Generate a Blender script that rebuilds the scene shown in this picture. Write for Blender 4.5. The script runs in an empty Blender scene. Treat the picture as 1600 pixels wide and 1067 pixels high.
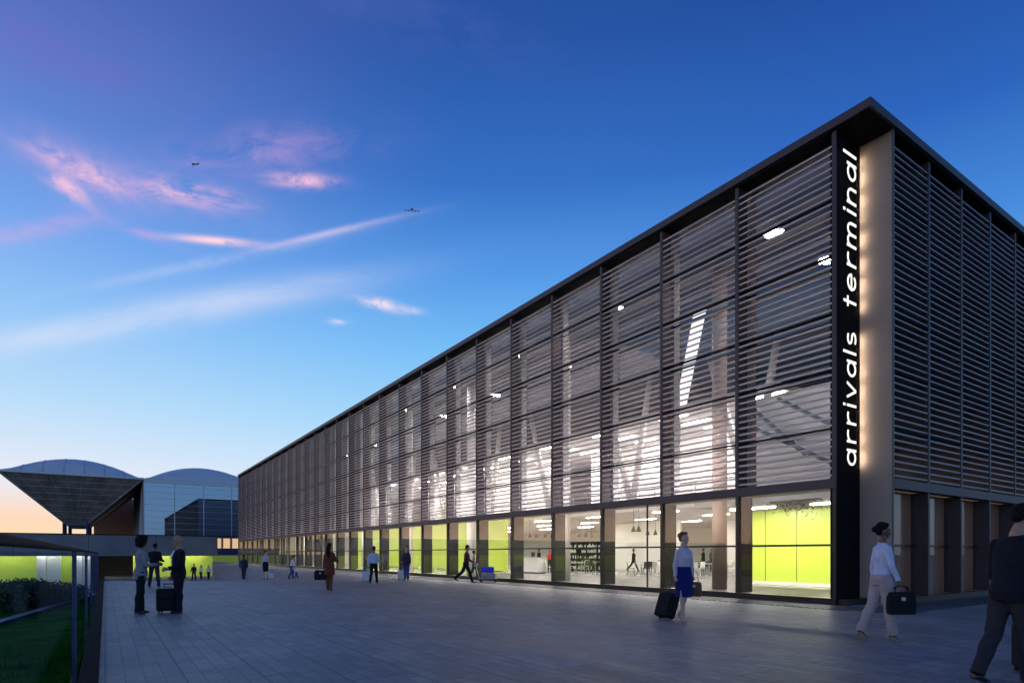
import bpy, bmesh, math, random
from mathutils import Vector, Matrix, noise
random.seed(7)
R = math.radians
SC = bpy.context.scene
COL = SC.collection

# ------------------------------------------------------------------ camera maths
F, CX, HZ, CH = 943.0, 800.0, 865.0, 1.35            # focal length, centre, horizon (1600 px frame), eye height
A0 = Vector((8.51, 15.95, 0)); VD = Vector((.8294, .5587, 0)); UD = Vector((-.5587, .8294, 0))
ROT = math.atan2(.5587, .8294)
def W(q, p, z=0.0): return A0 + VD*q + UD*p + Vector((0, 0, z))
def QP(v): d = Vector((v.x, v.y, 0)) - A0; return d.dot(VD), d.dot(UD)
def ss(a, b, x):
    t = min(1, max(0, (x-a)/(b-a))); return t*t*(3-2*t)
def plaza_z(x, y):
    q, p = QP(Vector((x, y, 0)))
    return -min(1.0, .042*max(0, y-29)) * ss(-2, -6, q) if True else 0
def at(px, py, z=0.0):
    Y = F*(CH-z)/(py-HZ); return Vector(((px-CX)/F*Y, Y, z))
def at_y(px, Y, z=0.0): return Vector(((px-CX)/F*Y, Y, z))
def on_plaza(px, py):
    z = 0
    for _ in range(25):
        v = at(px, py, z); z = .5*z + .5*plaza_z(v.x, v.y)
    v = at(px, py, z); v.z = plaza_z(v.x, v.y); return v

# ------------------------------------------------------------------ materials
def s2l(c): return tuple(((v/12.92) if v <= .04045 else ((v+.055)/1.055)**2.4) for v in c)
def mat(name, col, rough=.5, metal=0., var=.12, scale=3., bump=0., bscale=40., spec=.5, coord='Object', stretch=(1,1,1)):
    m = bpy.data.materials.new(name); m.use_nodes = True
    n = m.node_tree.nodes; l = m.node_tree.links; b = n['Principled BSDF']
    b.inputs['Roughness'].default_value = rough; b.inputs['Metallic'].default_value = metal
    b.inputs['Specular IOR Level'].default_value = spec
    tc = n.new('ShaderNodeTexCoord'); mp = n.new('ShaderNodeMapping'); mp.inputs['Scale'].default_value = stretch
    l.new(tc.outputs[coord], mp.inputs[0])
    nz = n.new('ShaderNodeTexNoise'); nz.inputs['Scale'].default_value = scale; nz.inputs['Detail'].default_value = 5
    l.new(mp.outputs[0], nz.inputs['Vector'])
    rp = n.new('ShaderNodeValToRGB'); rp.color_ramp.elements[0].position = .3; rp.color_ramp.elements[1].position = .7
    rp.color_ramp.elements[0].color = (*[c*(1-var) for c in col], 1); rp.color_ramp.elements[1].color = (*[min(1, c*(1+var)) for c in col], 1)
    l.new(nz.outputs['Fac'], rp.inputs[0]); l.new(rp.outputs[0], b.inputs['Base Color'])
    if bump:
        n2 = n.new('ShaderNodeTexNoise'); n2.inputs['Scale'].default_value = bscale; n2.inputs['Detail'].default_value = 4
        l.new(mp.outputs[0], n2.inputs['Vector'])
        bp = n.new('ShaderNodeBump'); bp.inputs['Strength'].default_value = bump; bp.inputs['Distance'].default_value = .02
        l.new(n2.outputs['Fac'], bp.inputs['Height']); l.new(bp.outputs[0], b.inputs['Normal'])
    return m
def emis(name, col, st):
    m = bpy.data.materials.new(name); m.use_nodes = True
    n = m.node_tree.nodes; n.clear(); o = n.new('ShaderNodeOutputMaterial'); e = n.new('ShaderNodeEmission')
    e.inputs[0].default_value = (*col, 1); e.inputs[1].default_value = st
    m.node_tree.links.new(e.outputs[0], o.inputs[0]); return m
def glass(name, tint=(.92,.95,.95), f0=.05, boost=1., refl=(1,1,1)):
    m = bpy.data.materials.new(name); m.use_nodes = True
    n = m.node_tree.nodes; l = m.node_tree.links; n.clear()
    o = n.new('ShaderNodeOutputMaterial'); mx = n.new('ShaderNodeMixShader')
    t = n.new('ShaderNodeBsdfTransparent'); t.inputs[0].default_value = (*tint, 1)
    g = n.new('ShaderNodeBsdfGlossy'); g.inputs['Roughness'].default_value = .015; g.inputs[0].default_value = (*refl, 1)
    lw = n.new('ShaderNodeLayerWeight'); lw.inputs[0].default_value = .5
    pw = n.new('ShaderNodeMath'); pw.operation = 'POWER'; pw.inputs[1].default_value = 5
    ma = n.new('ShaderNodeMath'); ma.operation = 'MULTIPLY_ADD'; ma.inputs[1].default_value = boost*(1-f0); ma.inputs[2].default_value = f0
    l.new(lw.outputs['Facing'], pw.inputs[0]); l.new(pw.outputs[0], ma.inputs[0]); l.new(ma.outputs[0], mx.inputs[0])
    l.new(t.outputs[0], mx.inputs[1]); l.new(g.outputs[0], mx.inputs[2]); l.new(mx.outputs[0], o.inputs[0]); return m

LIME = (.56, .70, .085)
def backlit(name, col, st):
    m = mat(name, col, .3, 0, .03, .6); b = m.node_tree.nodes['Principled BSDF']
    b.inputs['Emission Color'].default_value = (*col,1); b.inputs['Emission Strength'].default_value = st; return m
M = dict(
    metal=mat('dark bronze metal', (.080,.062,.066), .5, .1, .10, 2, spec=.3),
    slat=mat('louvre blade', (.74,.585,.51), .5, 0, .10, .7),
    slat_shade=mat('shaded side louvre blade', (.34,.30,.30), .5, 0, .10, .7),  # same blades, with the side facade's shade put into a darker colour
    black=mat('black coated metal', (.012,.012,.014), .35, .2, .2, 3),
    beige=mat('beige render panel', (.37,.275,.225), .6, 0, .05, 1.5, .05, 60),
    roofceil=mat('dark roof ceiling', (.085,.085,.10), .6, 0, .1, 1), ceil=mat('ceiling panel', (.46,.45,.47), .7, 0, .05, 1),
    white=mat('white interior wall', (.78,.76,.74), .55, 0, .04, .6),
    greywall=mat('grey interior wall', (.45,.43,.43), .6, 0, .06, .7),
    ifloor=mat('polished interior floor', (.50,.48,.46), .16, 0, .06, .8),
    lime=backlit('backlit lime panel', LIME, .09),
    brown=mat('brown blind', (.46,.33,.26), .6, 0, .12, 1, stretch=(6,6,.2)),
    wood=mat('timber soffit', (.48,.28,.19), .6, 0, .25, 1.2, stretch=(1,5,5)),
    concrete=mat('grey concrete', (.20,.205,.235), .75, 0, .16, .5, .2, 6),
    coping=mat('dark stone coping', (.006,.006,.009), .9, 0, .25, 2, .2, 20, spec=.08), signwall=mat('matt black wall', (.006,.006,.007), .8, 0, .1, 2, spec=.1), rail=mat('matt black rail', (.004,.004,.006), .7, 0, .1, 2, spec=.15),
    bluemetal=mat('blue grey metal', (.05,.065,.16), .35, .4, .12, 3),
    palemetal=mat('pale steel', (.42,.44,.48), .35, .5, .08, 3),
    shell=mat('roof shell', (.70,.66,.66), .6, 0, .06, .4),
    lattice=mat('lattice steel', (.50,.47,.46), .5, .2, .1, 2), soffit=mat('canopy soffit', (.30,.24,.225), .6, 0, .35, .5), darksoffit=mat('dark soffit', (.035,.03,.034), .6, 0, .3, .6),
    grass=mat('lawn', (.022,.125,.010), .9, 0, .55, 1.6, .8, 50, spec=.0),
    earth=mat('garden paving', (.10,.10,.10), .8, 0, .25, .5, .2, 8),
    ground=mat('ground', (.06,.065,.06), .9, 0, .3, .02),
    leaf=mat('shrub leaf', (.022,.055,.018), .5, 0, .5, 2.0),
    stem=mat('shrub stem', (.06,.045,.03), .8),
    aircraft=mat('aircraft skin', (.03,.035,.05), .4, .3),
    letter=emis('lit letter face', (1,.97,.93), 1.25), halo=emis('letter halo lamp', (1,.85,.64), 34),
    lamp=emis('ceiling lamp', (1,.91,.81), 165),
    disc=emis('disc lamp', (1,.88,.76), 130),
    warmwin=emis('lit warm window', (1,.66,.36), .75),
    striplamp=emis('undercroft lamp', (1,.95,.88), 34),
    softlamp=emis('soft lamp', (1,1,.9), 11),
    gallerylamp=emis('gallery lamp', (1,.94,.88), 24),
    added_glow=emis('cove lamp', (1,.76,.58), .42), added_glow_high=emis('upper cove lamp', (1,.80,.66), 13),
    screen=mat('pale roller screen', (.74,.70,.68), .8, 0, .05, 1),
    added_uplamp=emis('uplight lamp', (1,.90,.82), 105),
    blade=emis('lit blade', (1,.95,.9), 1.6),
    pane=glass('ground floor glass', (.93,.95,.94), .035, .45),
    upane=glass('upper glass', (.88,.89,.92), .06, .6),
    bglass=glass('balustrade glass', (.84,.90,.92), .012, .04),
    hglass=glass('hall glass', (.30,.38,.45), .36, .6, (.50,.72,1)),
)

def translucent(m, amt):
    n = m.node_tree.nodes; l = m.node_tree.links; b = n['Principled BSDF']; o = n['Material Output']
    t = n.new('ShaderNodeBsdfTranslucent'); l.new(b.inputs['Base Color'].links[0].from_socket, t.inputs[0])
    mx = n.new('ShaderNodeMixShader'); mx.inputs[0].default_value = amt; l.new(b.outputs[0], mx.inputs[1]); l.new(t.outputs[0], mx.inputs[2]); l.new(mx.outputs[0], o.inputs[0])
translucent(M['brown'], .5); translucent(M['screen'], .6)
# ------------------------------------------------------------------ mesh builder
class MB:
    def __init__(s): s.v = []; s.f = []; s.mi = []; s.m = 0
    def add(s, vs, fs):
        o = len(s.v); s.v += [tuple(v) for v in vs]
        for f in fs: s.f.append([o+i for i in f]); s.mi.append(s.m)
    def box(s, x0, x1, y0, y1, z0, z1):
        vs = [(x,y,z) for z in (z0,z1) for y in (y0,y1) for x in (x0,x1)]
        s.add(vs, [(0,2,3,1),(4,5,7,6),(0,1,5,4),(2,6,7,3),(0,4,6,2),(1,3,7,5)]); return s
    def hexa(s, b, t):                                # four bottom points, four top points (ccw from above)
        s.add(list(b)+list(t), [(3,2,1,0),(4,5,6,7)]+[(i,(i+1)%4,4+(i+1)%4,4+i) for i in range(4)]); return s
    def rings(s, rs, cap=True):
        n = len(rs[0]); vs = [p for r in rs for p in r]; fs = []
        for k in range(len(rs)-1):
            for i in range(n):
                a = k*n+i; b = k*n+(i+1)%n; fs.append((a, b, b+n, a+n))
        if cap: fs.append(tuple(range(n-1,-1,-1))); fs.append(tuple((len(rs)-1)*n+i for i in range(n)))
        s.add(vs, fs); return s
    def tube(s, pts, rad, n=8, flat=1.0, side=None):
        pts = [Vector(p) for p in pts]; rad = rad if hasattr(rad,'__len__') else [rad]*len(pts); rs = []
        prev = None
        for i, p in enumerate(pts):
            d = (pts[min(i+1,len(pts)-1)] - pts[max(i-1,0)]).normalized()
            if prev is None:
                a = Vector(side) if side else (Vector((1,0,0)) if abs(d.x) < .9 else Vector((0,1,0)))
            else: a = prev
            a = (a - d*a.dot(d)).normalized(); prev = a; b = d.cross(a)
            rs.append([p + a*(math.cos(2*math.pi*k/n)*rad[i]) + b*(math.sin(2*math.pi*k/n)*rad[i]*flat) for k in range(n)])
        return s.rings(rs)
    def ell(s, c, r, nu=12, nv=8, M3=None):
        c = Vector(c); rs = []
        for j in range(1, nv):
            t = math.pi*j/nv; rs.append([])
            for i in range(nu):
                v = Vector((r[0]*math.sin(t)*math.cos(2*math.pi*i/nu), r[1]*math.sin(t)*math.sin(2*math.pi*i/nu), -r[2]*math.cos(t)))
                rs[-1].append(c + (M3 @ v if M3 else v))
        lo = Vector((0,0,-r[2])); hi = Vector((0,0,r[2]))
        vs = [p for q in rs for p in q] + [c+(M3@lo if M3 else lo), c+(M3@hi if M3 else hi)]; fs = []
        for k in range(nv-2):
            for i in range(nu): a = k*nu+i; b = k*nu+(i+1)%nu; fs.append((a,b,b+nu,a+nu))
        L = len(vs)-2
        for i in range(nu):
            fs.append((L,(i+1)%nu,i)); o = (nv-2)*nu; fs.append((L+1,o+i,o+(i+1)%nu))
        s.add(vs, fs); return s
    def xf(s, mtx):
        s.v = [tuple(mtx @ Vector(v)) for v in s.v]; return s
    def mesh(s, name):
        me = bpy.data.meshes.new(name); me.from_pydata(s.v, [], s.f); me.update(); return me
    def build(s, name, mats, parent=None, smooth=False, bevel=0, seg=2):
        me = s.mesh(name)
        for m in (mats if isinstance(mats, (list,tuple)) else [mats]): me.materials.append(m)
        if any(s.mi): me.polygons.foreach_set('material_index', s.mi)
        if smooth: me.polygons.foreach_set('use_smooth', [True]*len(me.polygons))
        o = bpy.data.objects.new(name, me); COL.objects.link(o)
        if parent: o.parent = parent
        if bevel:
            b = o.modifiers.new('bevel','BEVEL'); b.width = bevel; b.segments = seg; b.limit_method = 'ANGLE'
        return o
def tag(o, label=None, cat=None, group=None, kind=None):
    if label: o['label'] = label
    if cat: o['category'] = cat
    if group: o['group'] = group
    if kind: o['kind'] = kind
    return o
def empty(name, loc, rz=0., label=None, cat=None, group=None):
    o = bpy.data.objects.new(name, None); o.empty_display_size = .2; COL.objects.link(o)
    o.location = loc; o.rotation_euler = (0,0,rz); return tag(o, label, cat, group)
KIDS = {}
def copy_tree(o, parent=None):
    c = o.copy(); COL.objects.link(c)
    if parent: c.parent = parent
    for ch in list(o.children): copy_tree(ch, c)
    return c

# ------------------------------------------------------------------ terminal building (local x = inward q, local y = along the long facade p)
def cum(n): return n*(.1530+.013*min(n,10)/10)*15.95/.8294
NB = 27
FP = [cum(i) for i in range(NB+1)]; LEN = FP[-1]; DEP = 34.0; PC = -.87; QB = 1.22
FQ = [QB+2.25*k for k in range(13)]; QEND = FQ[-1]
ZB0, ZB1, ZT, ZR0, ZR1 = 3.09, 3.34, 12.26, 12.56, 12.78
ROWS = [3.35, 4.68, 6.20, 7.73, 9.25, 10.74, 12.26]
term = empty('terminal_building', A0, ROT, 'long dark louvred terminal building glowing from inside with a cut-away corner', 'building')
def part(name, mb, m, parent=term, **k): return mb.build(name, m, parent, **k)

part('roof', MB().box(-.1, QEND, PC-.1, LEN+.1, ZR0, ZR1), M['metal'])
part('ceiling', MB().box(.5, DEP, .05, LEN-.05, 12.40, 12.50), M['roofceil'])
for k in range(12): part('ceiling_beam', MB().box(1.6+k*1.3, 1.75+k*1.3, .7, LEN-.1, 12.02, 12.398), M['roofceil'])
part('spandrel', MB().box(-.03, .16, -.055, LEN+.05, ZB0, ZB1), M['metal'])
part('spandrel', MB().box(QB+.102, QEND, PC-.03, PC+.16, ZB0, ZB1), M['metal'])
# plinth
part('plinth', MB().box(-.02, .2, -.055, LEN+.05, -.9, .17), M['black'])
part('plinth', MB().box(QB+.102, QEND, PC-.02, PC+.2, -.05, .17), M['black'])
def louvre_rows():
    zs = []
    for a, b in zip(ROWS[:-1], ROWS[1:]):
        n = 8 if b-a > 1.4 else 7
        zs += [a + (b-a)*(k+.5)/n for k in range(n)]
    return zs
ZS = louvre_rows()
def slats_left(p0, p1):
    mb = MB(); a, b = p0+.06, p1-.06
    for z in ZS:                                     # blade: slightly tilted flat lozenge
        mb.rings([[Vector((.02,y,z-.030)), Vector((.055,y,z-.034)), Vector((.10,y,z+.012)), Vector((.065,y,z+.030)), Vector((.02,y,z+.006))] for y in (a,b)])
    return mb
def slats_right(q0, q1):
    mb = MB(); a, b = q0+.06, q1-.06
    for z in ZS:
        mb.rings([[Vector((x,PC+.02,z-.030)), Vector((x,PC+.055,z-.034)), Vector((x,PC+.10,z+.012)), Vector((x,PC+.065,z+.030)), Vector((x,PC+.02,z+.006))] for x in (b,a)])
    return mb
GL = .10
for i in range(NB+1):
    p = FP[i]
    part('fin', MB().box(0, .45, p-.055, p+.055, ZB1, 12.498), M['metal'])
    if i: part('inner_post', MB().box(.56, .86, p-.09, p+.09, 3.31, 12.39), M['greywall'])
    part('column', MB().box(GL+.05, .72, p-.05, p+.06, .17, ZB0), M['black'])
    part('mullion', MB().box(.01, GL+.046, p-.05, p+.05, .17, ZB0), M['black'])
for i in range(NB):
    a, b = FP[i]+.055, FP[i+1]-.055
    t = slats_left(FP[i], FP[i+1]); t.m = 1
    for z in ROWS[1:-1]: t.box(.015, .115, a, b, z-.022, z+.022)
    part('louvre_panel', t, [M['slat'], M['signwall']])
    uw = MB().box(.46, .485, a-.055, b+.055, 3.31, 12.38)
    up = part('upper_window', uw, M['upane'])
    if i >= 1: part('added_uplight', MB().box(1.25, 1.40, a+.2, b-.2, 3.305, 3.345), M['added_uplamp'])  # added unseen strip that makes the upper bays glow
    if i >= 11: part('roller_screen', MB().box(.90, .905, a, b, 3.32, 12.0), M['screen'], up)
    fr = MB()
    for z in ROWS[1:-1]: fr.box(.487, .545, a-.05, b+.05, z-.03, z+.03)
    part('window_frame', fr, M['signwall'], up)
    gw = MB().box(.03, .13, a+.005, b-.005, 1.555, 1.615)
    if i == 2: gw.box(.045,.115, a+(b-a)*.22, a+(b-a)*.22+.018, .17, 1.555).box(.045,.115, a+(b-a)*.22, a+(b-a)*.22+.018, 1.615, ZB0)
    g = part('window', gw, M['black'])
    part('pane', MB().box(GL-.022, GL-.010, a+.004, b-.004, .175, 1.55), M['pane'], g)
    part('pane', MB().box(GL-.022, GL-.010, a+.004, b-.004, 1.62, ZB0-.004), M['pane'], g)
# slab edge between floors behind the spandrel
part('floor_edge', MB().box(.17, 1.1, .06, LEN, 3.12, 3.30), M['ceil'])
# right facade
for k, q in enumerate(FQ):
    if k == 0: part('fin', MB().box(q-.02, q+.05, PC-.03, PC-.021, 0, ZR0), M['metal']); continue
    part('fin', MB().box(q-.055, q+.055, PC, PC+1.0, ZB1, 12.498), M['metal'])
    part('column', MB().box(q-.055, q+.055, PC+.01, PC+.50, .17, ZB0), M['metal'])
for k in range(len(FQ)-1):
    a, b = FQ[k]+.055, FQ[k+1]-.055
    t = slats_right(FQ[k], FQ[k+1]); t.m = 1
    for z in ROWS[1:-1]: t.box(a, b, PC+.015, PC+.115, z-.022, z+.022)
    part('louvre_panel', t, [M['slat_shade'], M['signwall']])
    part('upper_window', MB().box(a, b, PC+.92, PC+.95, ZB1, 12.4), M['upane'])
    gw = MB().box(a, b, PC+.32, PC+.42, 1.555, 1.615)
    g = part('window', gw, M['black'])
    part('pane', MB().box(a+.004, b-.004, PC+.36, PC+.375, .175, ZB0-.01), M['pane'], g)
    part('added_glow_light', MB().box(a+.06, b-.06, PC+1.0, PC+1.02, .3, 2.95), M['added_glow'])  # added glowing plate that lights the blind from behind
    part('added_glow_light', MB().box(a+.3, b-.3, PC+1.05, PC+1.13, 3.32, 3.36), M['added_glow_high'])  # added hidden strip to brighten the partition above
    part('blind', MB().box(a, b, PC+.46, PC+.485, .17, ZB0), M['brown'])
part('partition', MB().box(QB+.16, QEND, .42, .60, .0, 12.4), M['beige'])
part('floor_edge', MB().box(QB+.17, QEND, PC+.17, .40, 3.12, 3.30), M['black'])
# corner recess: dark sign wall, beige return
part('sign_wall', MB().box(.04, QB-.002, -.062, .12, 0, ZR0), M['signwall'])
part('return_wall', MB().box(QB, QB+.10, PC-.02, .40, 0, ZR0), M['beige'])
part('corner_soffit', MB().box(.0, QB-.003, PC, -.064, 12.50, 12.555), M['signwall'])
part('eaves', MB().box(-.05, .44, .06, LEN, 12.50, 12.555), M['signwall'])
part('eaves', MB().box(QB+.11, QEND, PC-.05, PC+.40, 12.50, 12.555), M['signwall'])
part('corner_plinth', MB().box(.06, QB-.004, PC+.55, -.064, -.05, .16), M['black'])
# far end and back
part('end_wall', MB().box(0.0, DEP, LEN+.06, LEN+.2, -.9, 12.4), M['greywall'])
part('back_wall', MB().box(DEP, DEP+.2, .6, LEN, 0, 12.5), M['white'])
part('floor', MB().box(.2, DEP, .62, LEN, -.3, .02), M['ifloor'])
part('mezzanine', MB().box(11, DEP-.01, 9, LEN-.06, 3.95, 4.25), M['white'])
part('gallery', MB().box(11.9, DEP-.01, 9, LEN-.06, 9.6, 9.9), M['white'])
gr = MB()
for k in range(52): gr.box(11.05, 11.09, 9+k*1.5, 9.04+k*1.5, 4.25, 5.3)
gr.box(11.04, 11.10, 9, LEN-.06, 5.3, 5.36)
part('mezzanine_railing', gr, M['palemetal'])
part('lime_wall', MB().box(8, 8.25, 1.6, 8.3, .16, 3.25), M['lime'])
part('lime_wall_base', MB().box(7.98, 8.24, 1.6, 8.3, .02, .16), M['white'])
part('lime_wall', MB().box(8, 8.25, 28, 60, .1, 3.9), M['lime'])
lj = MB()
for y in (2.9, 4.35, 5.8, 7.25): lj.box(7.992, 8.0, y-.012, y+.012, .17, 3.25)
part('panel_joint', lj, M['black'])
part('floor_reflection', MB().box(.25, 6.2, 1.0, 26, .021, .03), mat('dark floor reflection', (.05,.040,.036), .5, 0, .15, 3, .2, 60))  # dark reflection on the near floor, laid in as a brown sheet
part('lime_wall_soffit', MB().box(4.6, 8.26, 1.6, 8.31, 3.254, 3.5), M['ceil'])
for p0, p1, q in ((11, 22, 24), (22.2, 30, 20), (60, 84, 12)):
    part('inner_wall', MB().box(q, q+.2, p0, p1, .02, 3.94), M['white'])
part('core_wall', MB().box(18, 18.3, 10, 30, 4.26, 9.59), M['white'])
part('core_wall', MB().box(18, 18.3, 34, 62, 4.26, 9.59), M['white'])
part('core_wall', MB().box(14, 14.3, 64, 84, 4.26, 9.59), M['white'])
# blank panel beside the first bay
part('upper_wall', MB().box(8.0, 8.25, 1.6, 8.3, 3.51, 8.2), M['greywall'])
ds = MB()
for (p0,z0,p1,z1) in ((2.0,5.0,6.4,7.9),(3.6,4.6,8.1,7.2),(7.8,7.9,5.2,5.4)): ds.tube([(7.6,p0,z0),(7.6,p1,z1)], .09, 6)
part('brace', ds, M['black'])
# columns
for p in (6.0, 15.2, 24.6, 34, 43.4, 52.8, 62.2, 71.6, 81):
    part('round_column', MB().tube([(3.2,p,.02),(3.2,p,12.39)], .27, 20), M['beige' if p < 10 else 'white'], smooth=True)
for p in [9.4+8.4*k for k in range(9)]:   # white raking struts in front of the mezzanine
    for dp in (-1.6, 2.6):
        part('raking_strut', MB().tube([(11.5,p+1,4.26),(11.5,p+1+dp,12.39)], [.22,.18], 12), M['white'], smooth=True)
b_ = MB(); b_.hexa([(6,10.15,8.2),(6.3,10.15,8.2),(6.3,10.55,8.2),(6,10.55,8.2)], [(6,9.0,12.38),(6.3,9.0,12.38),(6.3,9.45,12.38),(6,9.45,12.38)])
part('light_blade', b_, M['blade'])
# ------------------------------------------------------------------ sign
def arc(cx, cy, rx, ry, a0, a1, n=14): return [(cx+rx*math.cos(R(a0+(a1-a0)*i/n)), cy+ry*math.sin(R(a0+(a1-a0)*i/n))) for i in range(n+1)]
SWD = .125
GLY = {
 'a': ([arc(.46,.5,.36,.41,0,360,28), [(.84,0),(.84,1)]], 1.02),
 'r': ([[(.12,0),(.12,1)], arc(.52,.5,.40,.41,180,62,10)], .82),
 'i': ([[(.12,0),(.12,1)], [(.12,1.2),(.12,1.4)]], .40),
 'v': ([[(.08,1),(.46,.02)], [(.84,1),(.46,.02)]], .98),
 'l': ([[(.12,0),(.12,1.4)]], .40),
 's': ([arc(.42,.70,.27,.22,40,270,14)+arc(.42,.27,.29,.21,90,-140,14)], .86),
 't': ([[(.26,0),(.26,1.36)], [(.02,.92),(.54,.92)]], .68),
 'e': ([[(.12,.52),(.84,.52)]+arc(.48,.5,.36,.41,3,320,24)], 1.02),
 'm': ([[(.12,0),(.12,1)], arc(.40,.5,.28,.41,180,0,12)+[(.68,0)], arc(.96,.5,.28,.41,180,0,12)+[(1.24,0)]], 1.44),
 'n': ([[(.12,0),(.12,1)], arc(.46,.5,.34,.41,180,0,12)+[(.80,0)]], 1.00),
}
sign = empty('sign', W(.90, -.062, 3.6), ROT, 'tall vertical sign of glowing white letters reading arrivals terminal at the building corner', 'sign')
XH = .47
def ribbon(mb, pts, w, y0, y1, tr):
    n = len(pts); L = []; Rr = []
    for i, (x, y) in enumerate(pts):
        a = Vector(pts[max(i-1,0)]); b = Vector(pts[min(i+1,n-1)]); d = (b-a)
        if d.length < 1e-6: d = Vector((1,0))
        d.normalize(); nn = Vector((-d.y, d.x))*w/2
        L.append((x+nn.x, y+nn.y)); Rr.append((x-nn.x, y-nn.y))
    for i in range(n-1):
        q = [Rr[i], Rr[i+1], L[i+1], L[i]]
        mb.hexa([tr(*c, y0) for c in q], [tr(*c, y1) for c in q])
total = sum(GLY[c][1] for c in 'arrivals')+sum(GLY[c][1] for c in 'terminal')
Z0, Z1 = 3.72, 12.10
adv = Z0
def sp(word, zs, ze):
    wsum = sum(GLY[c][1] for c in word)-.12; k = (ze-zs)/wsum; cur = zs
    kk = min(k, 1.0)
    for c in word:
        strokes, wd = GLY[c]
        body, face = MB(), MB()
        tr = lambda x, y, d, cur=cur: (-(y*XH), -d, (x*k*.86)+cur-3.6)
        for st in strokes:
            ribbon(body, st, SWD, .015, .05, tr); ribbon(face, st, SWD*1.02, .052, .065, tr)
        lt = body.build('letter', M['black'], sign)
        face.build('letter_face', M['letter'], lt)
        zc = cur-3.6+(wd-.12)*k*.5
        hb_ = MB().box(.135,.145,-.050,-.012, zc-.21*min(1,wd), zc+.21*min(1,wd)); hb_.mi = [0,0,0,0,0,1]; hb_.build('halo_lamp', [M['signwall'], M['halo']], lt)
        cur += wd*k
sp('arrivals', 3.70, 7.35); sp('terminal', 7.95, 12.15)

# ------------------------------------------------------------------ interior lamps
def lamp_linear():
    r = empty('ceiling_light', (0,0,0), 0, 'white linear ceiling light fixed under the mezzanine', 'ceiling light', 'linear lights under the mezzanine')
    MB().box(-.12,.12,-1.0,1.0,-.05,0).build('housing', M['white'], r)
    MB().box(-.09,.09,-.96,.96,-.062,-.0505).build('diffuser', M['lamp'], r); return r
def lamp_disc():
    r = empty('disc_light', (0,0,0), 0, 'round white disc light under the high roof ceiling', 'ceiling light', 'disc lights under the roof')
    MB().tube([(0,0,0),(0,0,-.10)], .32, 24).build('housing', M['white'], r)
    MB().tube([(0,0,-.102),(0,0,-.125)], .28, 24).build('diffuser', M['disc'], r); return r
def scatter(proto, places):
    for i, (q, p, z) in enumerate(places):
        o = proto if i == 0 else copy_tree(proto)
        o.location = W(q,p,z); o.rotation_euler.z = ROT
scatter(lamp_linear(), [(q, p, 3.945) for q in (12.2, 17, 22) for p in [10.5+6.2*k for k in range(12)]] )
scatter(lamp_disc(), [(q, p, 12.0) for q in (2.3, 5.55) for p in [3.2+7.4*k for k in range(11)]])
gl = lamp_linear(); gl.children[1].data.materials[0] = M['gallerylamp']; gl['label'] = 'white linear ceiling light fixed under the upper gallery'; gl['group'] = 'linear lights under the gallery'
scatter(gl, [(q, p, 9.595) for q in (12.6, 14.6, 16.8) for p in [10.2+6.2*k for k in range(12)]])
fl = lamp_linear(); fl.children[1].data.materials[0] = M['softlamp']; fl['label'] = 'linear ceiling light in front of the bright lime wall nearest the corner'; fl['group'] = 'linear lights over the lime wall'
for i, (q, p) in enumerate(((6.1,3.1),(6.1,6.6))):
    o = fl if i == 0 else copy_tree(fl); o.location = W(q,p,3.25); o.rotation_euler.z = ROT
def lamp_pendant():
    r = empty('pendant_lamp', (0,0,0), 0, 'small dark dome pendant lamp hanging over the seating area', 'pendant lamp', 'dark pendant lamps over the seating')
    MB().tube([(0,0,0),(0,0,-1.0)], .012, 6).build('cord', M['black'], r)
    MB().tube([(0,0,-1.0),(0,0,-1.08),(0,0,-1.22),(0,0,-1.34)], [.03,.06,.11,.15], 16).build('shade', M['black'], r, smooth=True); return r
pl = lamp_pendant()
for i, (px, Y) in enumerate([(828,46),(838,46),(852,46),(862,46),(1012,40),(1024,40),(990,34),(998,34),(905,44),(916,44),(925,44)]):
    o = pl if i == 0 else copy_tree(pl); v = at_y(px, Y, 3.94); o.location = v

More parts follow.
